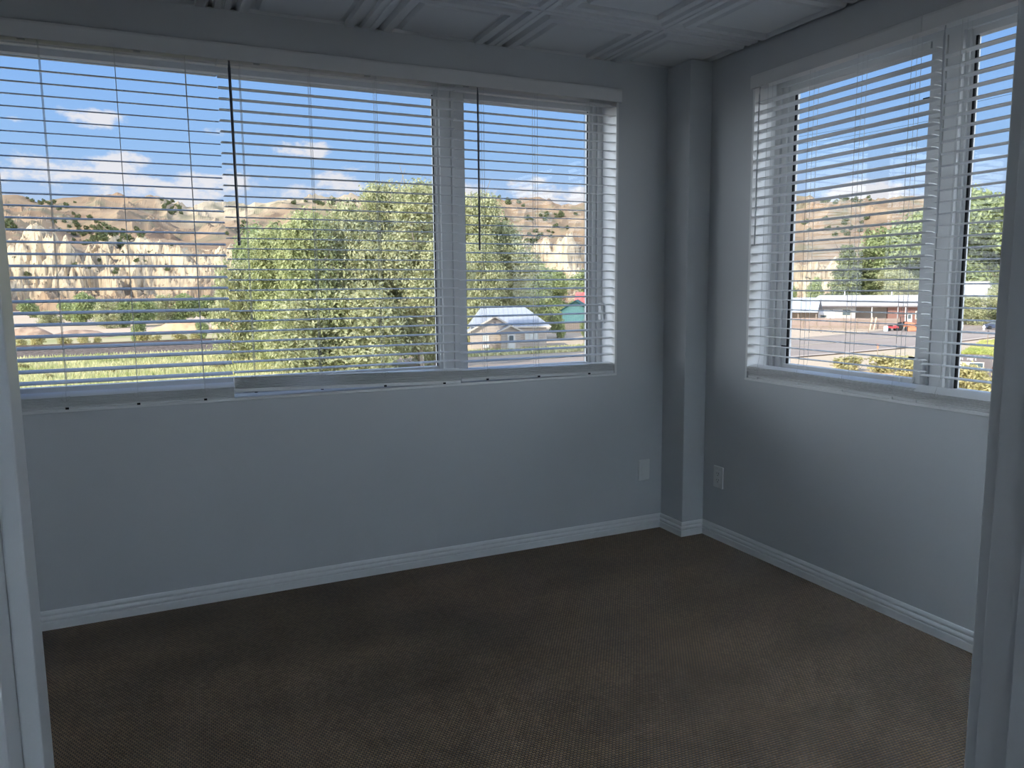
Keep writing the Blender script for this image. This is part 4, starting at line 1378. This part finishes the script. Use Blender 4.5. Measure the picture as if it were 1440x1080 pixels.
# red quad bike and orange tractor
o = house('quad_bike', 1258, 142, 'small red quad bike parked by the end of the board fence', 20, 'quad bike')
MB().prism([(-.9, .45), (.9, .45), (.95, .7), (.5, .95), (.1, .75), (-.35, .8), (-.9, .85)], 'y', -.35, .35).build('body', MT['redpaint'], o, bevel=.05)
MB().box(-.75, .05, -.22, .22, .80, .98).build('seat', MT['black'], o, bevel=.05)
MB().tube([(.45, -.4, 1.15), (.5, 0, 1.05), (.45, .4, 1.15)], .03, 6).build('handlebar', MT['black'], o)
for x in (-.62, .62):
    for y in (-.5, .3):
        MB().tube([(x, y, .28), (x, y + .22, .28)], .28, 14).build('wheel', MT['tyre'], o)
o = house('tractor', 1279, 143, 'orange tractor parked before the brick front of the long house', -60, 'tractor')
MB().prism([(-.2, .75), (1.6, .75), (1.65, 1.35), (.2, 1.55), (-.2, 1.4)], 'y', -.4, .4).build('hood', MT['orangepaint'], o, bevel=.06)
MB().box(-1.2, .1, -.55, .55, .7, 1.05).build('body', MT['orangepaint'], o, bevel=.05)
MB().box(-.95, -.4, -.25, .25, 1.05, 1.55).build('seat', MT['black'], o, bevel=.08)
MB().tube([(-1.2, -.5, 1.0), (-1.25, -.5, 2.3), (-1.25, .5, 2.3), (-1.2, .5, 1.0)], .06, 8).build('roll_bar', MT['black'], o)
MB().tube([(.05, 0, 1.45), (-.2, 0, 1.7)], .03, 6).build('steering_column', MT['black'], o)
for y0, y1 in ((-.95, -.55), (.55, .95)):
    MB().tube([(-.85, y0, .72), (-.85, y1, .72)], .72, 18).build('rear_wheel', MT['tyre'], o)
    MB().tube([(1.15, y0 + .1, .42), (1.15, y1 - .1, .42)], .42, 16).build('front_wheel', MT['tyre'], o)
MB().box(1.65, 1.95, -.85, .85, .1, .75).build('bucket', MT['orangepaint'], o, bevel=.04)
# roadside marker, second marker, sign
o = empty('marker_post', gspot(1233, 514), 'thin marker post with an orange top by the kerb', 'post')
MB().tube([(0, 0, 0), (0, 0, 1.75)], .035, 8).build('pole', MT['timber'], o)
MB().tube([(0, 0, 1.65), (0, 0, 2.1)], .07, 8).build('orange_top', MT['orangepaint'], o)
o = empty('street_marker', gspot(1388, 491), 'thin dark post at the edge of the street in the far right pane', 'post')
MB().tube([(0, 0, 0), (0, 0, 2.2)], .05, 8).build('pole', MT['timber'], o)
MB().box(-.09, .09, -.06, .06, 2.0, 2.25).build('cap', MT['signboard'], o)
o = empty('street_sign', gspot(1366, 551), 'dark street sign with two rows of white lettering at the lower right', 'sign', rz=-math.atan2(*bearing(1366, 400)[:2]))
SGN = math.hypot(o.location.x - CAM.x, o.location.y - CAM.y) / F_PX
def sx_(px): return (px - 1366) * SGN
def sz_(py): return (551 - py) * SGN
MB().box(sx_(1318), sx_(1382), 0, .12, sz_(514.5), sz_(505.5)).build('board', MT['signboard'], o)
MB().box(sx_(1318), sx_(1377), .02, .10, sz_(522), sz_(515)).build('lower_board', MT['signwhite'], o)
MB().box(sx_(1362), sx_(1376), -.01, .02, sz_(521), sz_(515.8)).build('lower_panel', MT['winglass'], o)
for a_, b_ in ((1377.5, 1385.5), (1316, 1321)):
    MB().box(sx_(a_), sx_(b_), -.05, .2, sz_(533), sz_(506.5)).build('pillar', MT['signboard'], o)
for a_, b_ in ((1381, 1383), (1318, 1320)):
    MB().box(sx_(a_), sx_(b_), 0, .1, 0, sz_(533)).build('leg', MT['timber'], o)
tx = MB(); gr = random.Random(4)
for (xa, xb, zt, zb_, gaps) in ((1322, 1380, 506.6, 509.0, 8), (1330, 1369, 510.2, 512.4, 6)):
    x = xa
    while x < xb:
        wl = gr.uniform(.9, 1.6)
        if gr.random() > .16:
            zz0, zz1 = sz_(zb_), sz_(zt - gr.choice((0, 0, .4)))
            tx.box(sx_(x), sx_(x + wl * .35), -.03, -.004, zz0, zz1)
            q = gr.choice((0, 1, 2))
            hm_ = (zz0 + zz1) / 2
            if q != 1: tx.box(sx_(x + wl * .35), sx_(x + wl), -.03, -.004, zz1 - .03, zz1)
            if q != 2: tx.box(sx_(x + wl * .35), sx_(x + wl), -.03, -.004, zz0, zz0 + .03)
            if q == 1: tx.box(sx_(x + wl * .7), sx_(x + wl), -.03, -.004, hm_, zz1)
        x += wl + .35
tx.build('lettering', MT['signwhite'], o)
# far right: pale house, parked car, white cabinet and bollard
h = house('pale_house', 1362, 170, 'pale house among the big trees in the far right pane', 0)
MB().box(-5, 4, 0, 7, 0, 4.6).build('wall', MT['whitewall'], h)
gable_roof('roof', -5, 4, -.6, 3.2, 7.6, 4.6, 7.9, .16, MT['roof_pale'], h)
front_window(h, -3.2, -1.4, 3.0, 4.2, 0, None, 1)
front_window(h, .4, 2.2, 3.0, 4.2, 0, None, 1)
o = house('parked_car', 1409, 152, 'dark blue car parked under the trees in the far right pane', 6, 'car')
MB().prism([(-2.2, .32), (2.2, .32), (2.25, .75), (1.35, .92), (.75, 1.42), (-.9, 1.45), (-1.7, .98), (-2.25, .9)], 'y', -.85, .85).build('body', MT['carpaint'], o, bevel=.08, bseg=3)
MB().prism([(-1.45, .98), (1.05, .96), (.62, 1.36), (-.82, 1.38)], 'y', -.862, .862).build('side_window', MT['winglass'], o)
for x in (-1.4, 1.4):
    for y in (-.88, .66):
        MB().tube([(x, y, .33), (x, y + .22, .33)], .33, 16).build('wheel', MT['tyre'], o)
o = house('utility_cabinet', 1355, 152, 'white utility cabinet at the far edge of the street', 0, 'cabinet')
MB().box(-.35, .35, -.3, .3, 0, 1.25).build('body', MT['signwhite'], o, bevel=.12, bseg=3)
MB().box(-.4, .4, -.35, .35, 0, .1).build('base', MT['concrete'], o)
o = house('hydrant', 1388, 149, 'small white hydrant at the far edge of the street', 0, 'hydrant')
MB().tube([(0, 0, 0), (0, 0, .08), (0, 0, .1), (0, 0, .65), (0, 0, .8), (0, 0, .88)], [.22, .22, .15, .15, .13, .03], 14).build('barrel', MT['signwhite'], o)
MB().tube([(-.24, 0, .55), (.24, 0, .55)], .07, 10).build('outlet_cap', MT['signwhite'], o)
# overhead wires
for i, (pa, pb_, lab) in enumerate((((1096, 196), (1440, 128), 'thin overhead power line in the right window, upper wire'), ((1096, 207), (1440, 141), 'thin overhead power line in the right window, lower wire'))):
    e0, n0, t0 = bearing(*pa); e1, n1, t1 = bearing(*pb_)
    A = Vector((CAM.x + e0 * 95, CAM.y + n0 * 95, CAM.z + t0 * 95)); B = Vector((CAM.x + e1 * 60, CAM.y + n1 * 60, CAM.z + t1 * 60))
    d_ = (B - A); pts = []
    for k_ in range(-6, 17):
        t = k_ / 10
        q = A + d_ * t; q.z += .9 * ((t - .5) ** 2 - .25)
        pts.append(q)
    o = MB().tube(pts, .012, 5).build('power_line', MT['tyre'])
    tag(o, lab, 'power line')


# ---------------------------------------------------------------- light
def mathn(nt, op, a, b=None, c=None, clamp=False):
    n = nt.nodes.new('ShaderNodeMath'); n.operation = op; n.use_clamp = clamp
    for i, x in enumerate((a, b, c)):
        if x is None: continue
        if hasattr(x, 'links') or hasattr(x, 'is_linked'): nt.links.new(x, n.inputs[i])
        else: n.inputs[i].default_value = x
    return n.outputs[0]


GLOW_R, GLOW_L = 4.4, 5.2  # strength of the glow added to the unseen sky


def sky():
    W = bpy.data.worlds.new('sky'); SC.world = W
    W.use_nodes = True
    nt = W.node_tree
    bg = nt.nodes['Background']
    tc = nt.nodes.new('ShaderNodeTexCoord')
    sp = nt.nodes.new('ShaderNodeSeparateXYZ'); nt.links.new(tc.outputs['Generated'], sp.inputs[0])
    x, y, z = sp.outputs
    el = mathn(nt, 'ARCSINE', z)
    az = mathn(nt, 'ARCTAN2', x, y)
    rp = nt.nodes.new('ShaderNodeValToRGB')
    f = mathn(nt, 'DIVIDE', el, R(90), clamp=True)
    nt.links.new(f, rp.inputs[0])
    cr = rp.color_ramp
    stops = [(0.0, (214, 226, 246)), (.055, (190, 212, 246)), (.10, (160, 200, 250)), (.17, (138, 186, 252)), (.26, (116, 166, 244)), (.5, (92, 142, 226)), (1.0, (80, 126, 208))]
    while len(cr.elements) < len(stops): cr.elements.new(0.5)
    for e, (p, c) in zip(cr.elements, stops):
        e.position = p; e.color = srgb(*c)
    # clouds: soft ellipses in direction space broken up by noise
    mp = nt.nodes.new('ShaderNodeMapping'); mp.inputs['Scale'].default_value = (1, 1, 1.7)
    nt.links.new(tc.outputs['Generated'], mp.inputs[0])
    nz = nt.nodes.new('ShaderNodeTexNoise'); nz.inputs['Scale'].default_value = 21; nz.inputs['Detail'].default_value = 9; nz.inputs['Roughness'].default_value = .62
    nt.links.new(mp.outputs[0], nz.inputs['Vector'])
    clouds = [(128, 164, 62, 15, 1.0), (35, 168, 22, 7, .7), (50, 238, 120, 25, .95), (170, 232, 60, 20, .8), (260, 268, 190, 26, 1.0), (307, 188, 18, 9, .75), (425, 210, 55, 12, .55), (508, 237, 22, 8, .75),
              (420, 262, 110, 22, .7), (790, 278, 80, 20, 1.0), (665, 272, 40, 18, .8), (1205, 274, 90, 20, .9), (1300, 288, 60, 18, .8), (1390, 262, 60, 30, .35), (745, 255, 25, 6, .35), (590, 275, 60, 12, .6)]
    tot = None
    for (px, py, sx, sy, amp) in clouds:
        e, n_, t = bearing(px, py)
        a0 = math.atan2(e, n_); e0 = math.atan(t)
        a1 = math.atan2(*bearing(px + sx, py)[:2]) - a0
        s1 = math.atan(bearing(px, py - sy)[2]) - e0
        da = mathn(nt, 'DIVIDE', mathn(nt, 'SUBTRACT', az, a0), a1)
        de = mathn(nt, 'DIVIDE', mathn(nt, 'SUBTRACT', el, e0), s1)
        d2 = mathn(nt, 'ADD', mathn(nt, 'MULTIPLY', da, da), mathn(nt, 'MULTIPLY', de, de))
        g = mathn(nt, 'MULTIPLY', mathn(nt, 'SUBTRACT', 1.0, d2, clamp=False), amp)
        g = mathn(nt, 'MAXIMUM', g, -1.0)
        tot = g if tot is None else mathn(nt, 'MAXIMUM', tot, g)
    # a generic broken cloud field for the part of the sky that is out of view
    dens = mathn(nt, 'ADD', mathn(nt, 'MULTIPLY', tot, .42), mathn(nt, 'MULTIPLY', mathn(nt, 'SUBTRACT', nz.outputs['Fac'], .50), 2.3))
    sm = nt.nodes.new('ShaderNodeMapRange'); sm.interpolation_type = 'SMOOTHSTEP'
    sm.inputs[1].default_value = .02; sm.inputs[2].default_value = .42
    nt.links.new(dens, sm.inputs[0])
    fac = mathn(nt, 'MULTIPLY', sm.outputs[0], .92)
    mx = nt.nodes.new('ShaderNodeMixRGB')
    mx.inputs[2].default_value = srgb(247, 243, 248)
    nt.links.new(fac, mx.inputs[0]); nt.links.new(rp.outputs[0], mx.inputs[1])
    # glow added to the unseen sky on either side, lighting the room
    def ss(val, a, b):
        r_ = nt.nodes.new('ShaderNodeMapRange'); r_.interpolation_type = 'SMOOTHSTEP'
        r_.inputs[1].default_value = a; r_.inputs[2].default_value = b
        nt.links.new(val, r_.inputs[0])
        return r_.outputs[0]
    right_glow = mathn(nt, 'MULTIPLY', ss(az, R(66), R(88)), ss(az, R(190), R(165)))
    left_glow = mathn(nt, 'MULTIPLY', ss(az, R(-17), R(-38)), ss(az, R(-150), R(-120)))
    bank = mathn(nt, 'ADD', mathn(nt, 'MULTIPLY', right_glow, GLOW_R), mathn(nt, 'MULTIPLY', left_glow, GLOW_L))
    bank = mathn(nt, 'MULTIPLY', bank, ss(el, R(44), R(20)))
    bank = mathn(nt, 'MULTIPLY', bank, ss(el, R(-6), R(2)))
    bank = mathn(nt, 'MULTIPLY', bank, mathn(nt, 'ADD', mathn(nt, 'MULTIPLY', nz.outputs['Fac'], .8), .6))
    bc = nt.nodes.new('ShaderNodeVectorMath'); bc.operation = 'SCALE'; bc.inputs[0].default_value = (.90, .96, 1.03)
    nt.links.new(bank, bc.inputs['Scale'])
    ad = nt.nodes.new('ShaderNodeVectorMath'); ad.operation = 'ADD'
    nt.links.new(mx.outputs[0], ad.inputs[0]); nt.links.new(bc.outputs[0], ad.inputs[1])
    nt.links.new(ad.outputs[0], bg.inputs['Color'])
    bg.inputs['Strength'].default_value = 1.0


sky()
sun_d = bpy.data.lights.new('sun', 'SUN'); sun_d.energy = 5.4; sun_d.angle = R(0.55); sun_d.color = (1.0, .93, .82)
sun = bpy.data.objects.new('sun', sun_d); COL.objects.link(sun)
to_sun = Vector((-.78, -.36, .55)).normalized()
sun.rotation_euler = to_sun.to_track_quat('Z', 'Y').to_euler()

SC.view_settings.view_transform = 'Standard'
SC.view_settings.look = 'None'
SC.view_settings.gamma = 1.0
SC.view_settings.use_curve_mapping = False
SC.view_settings.exposure = 0.0
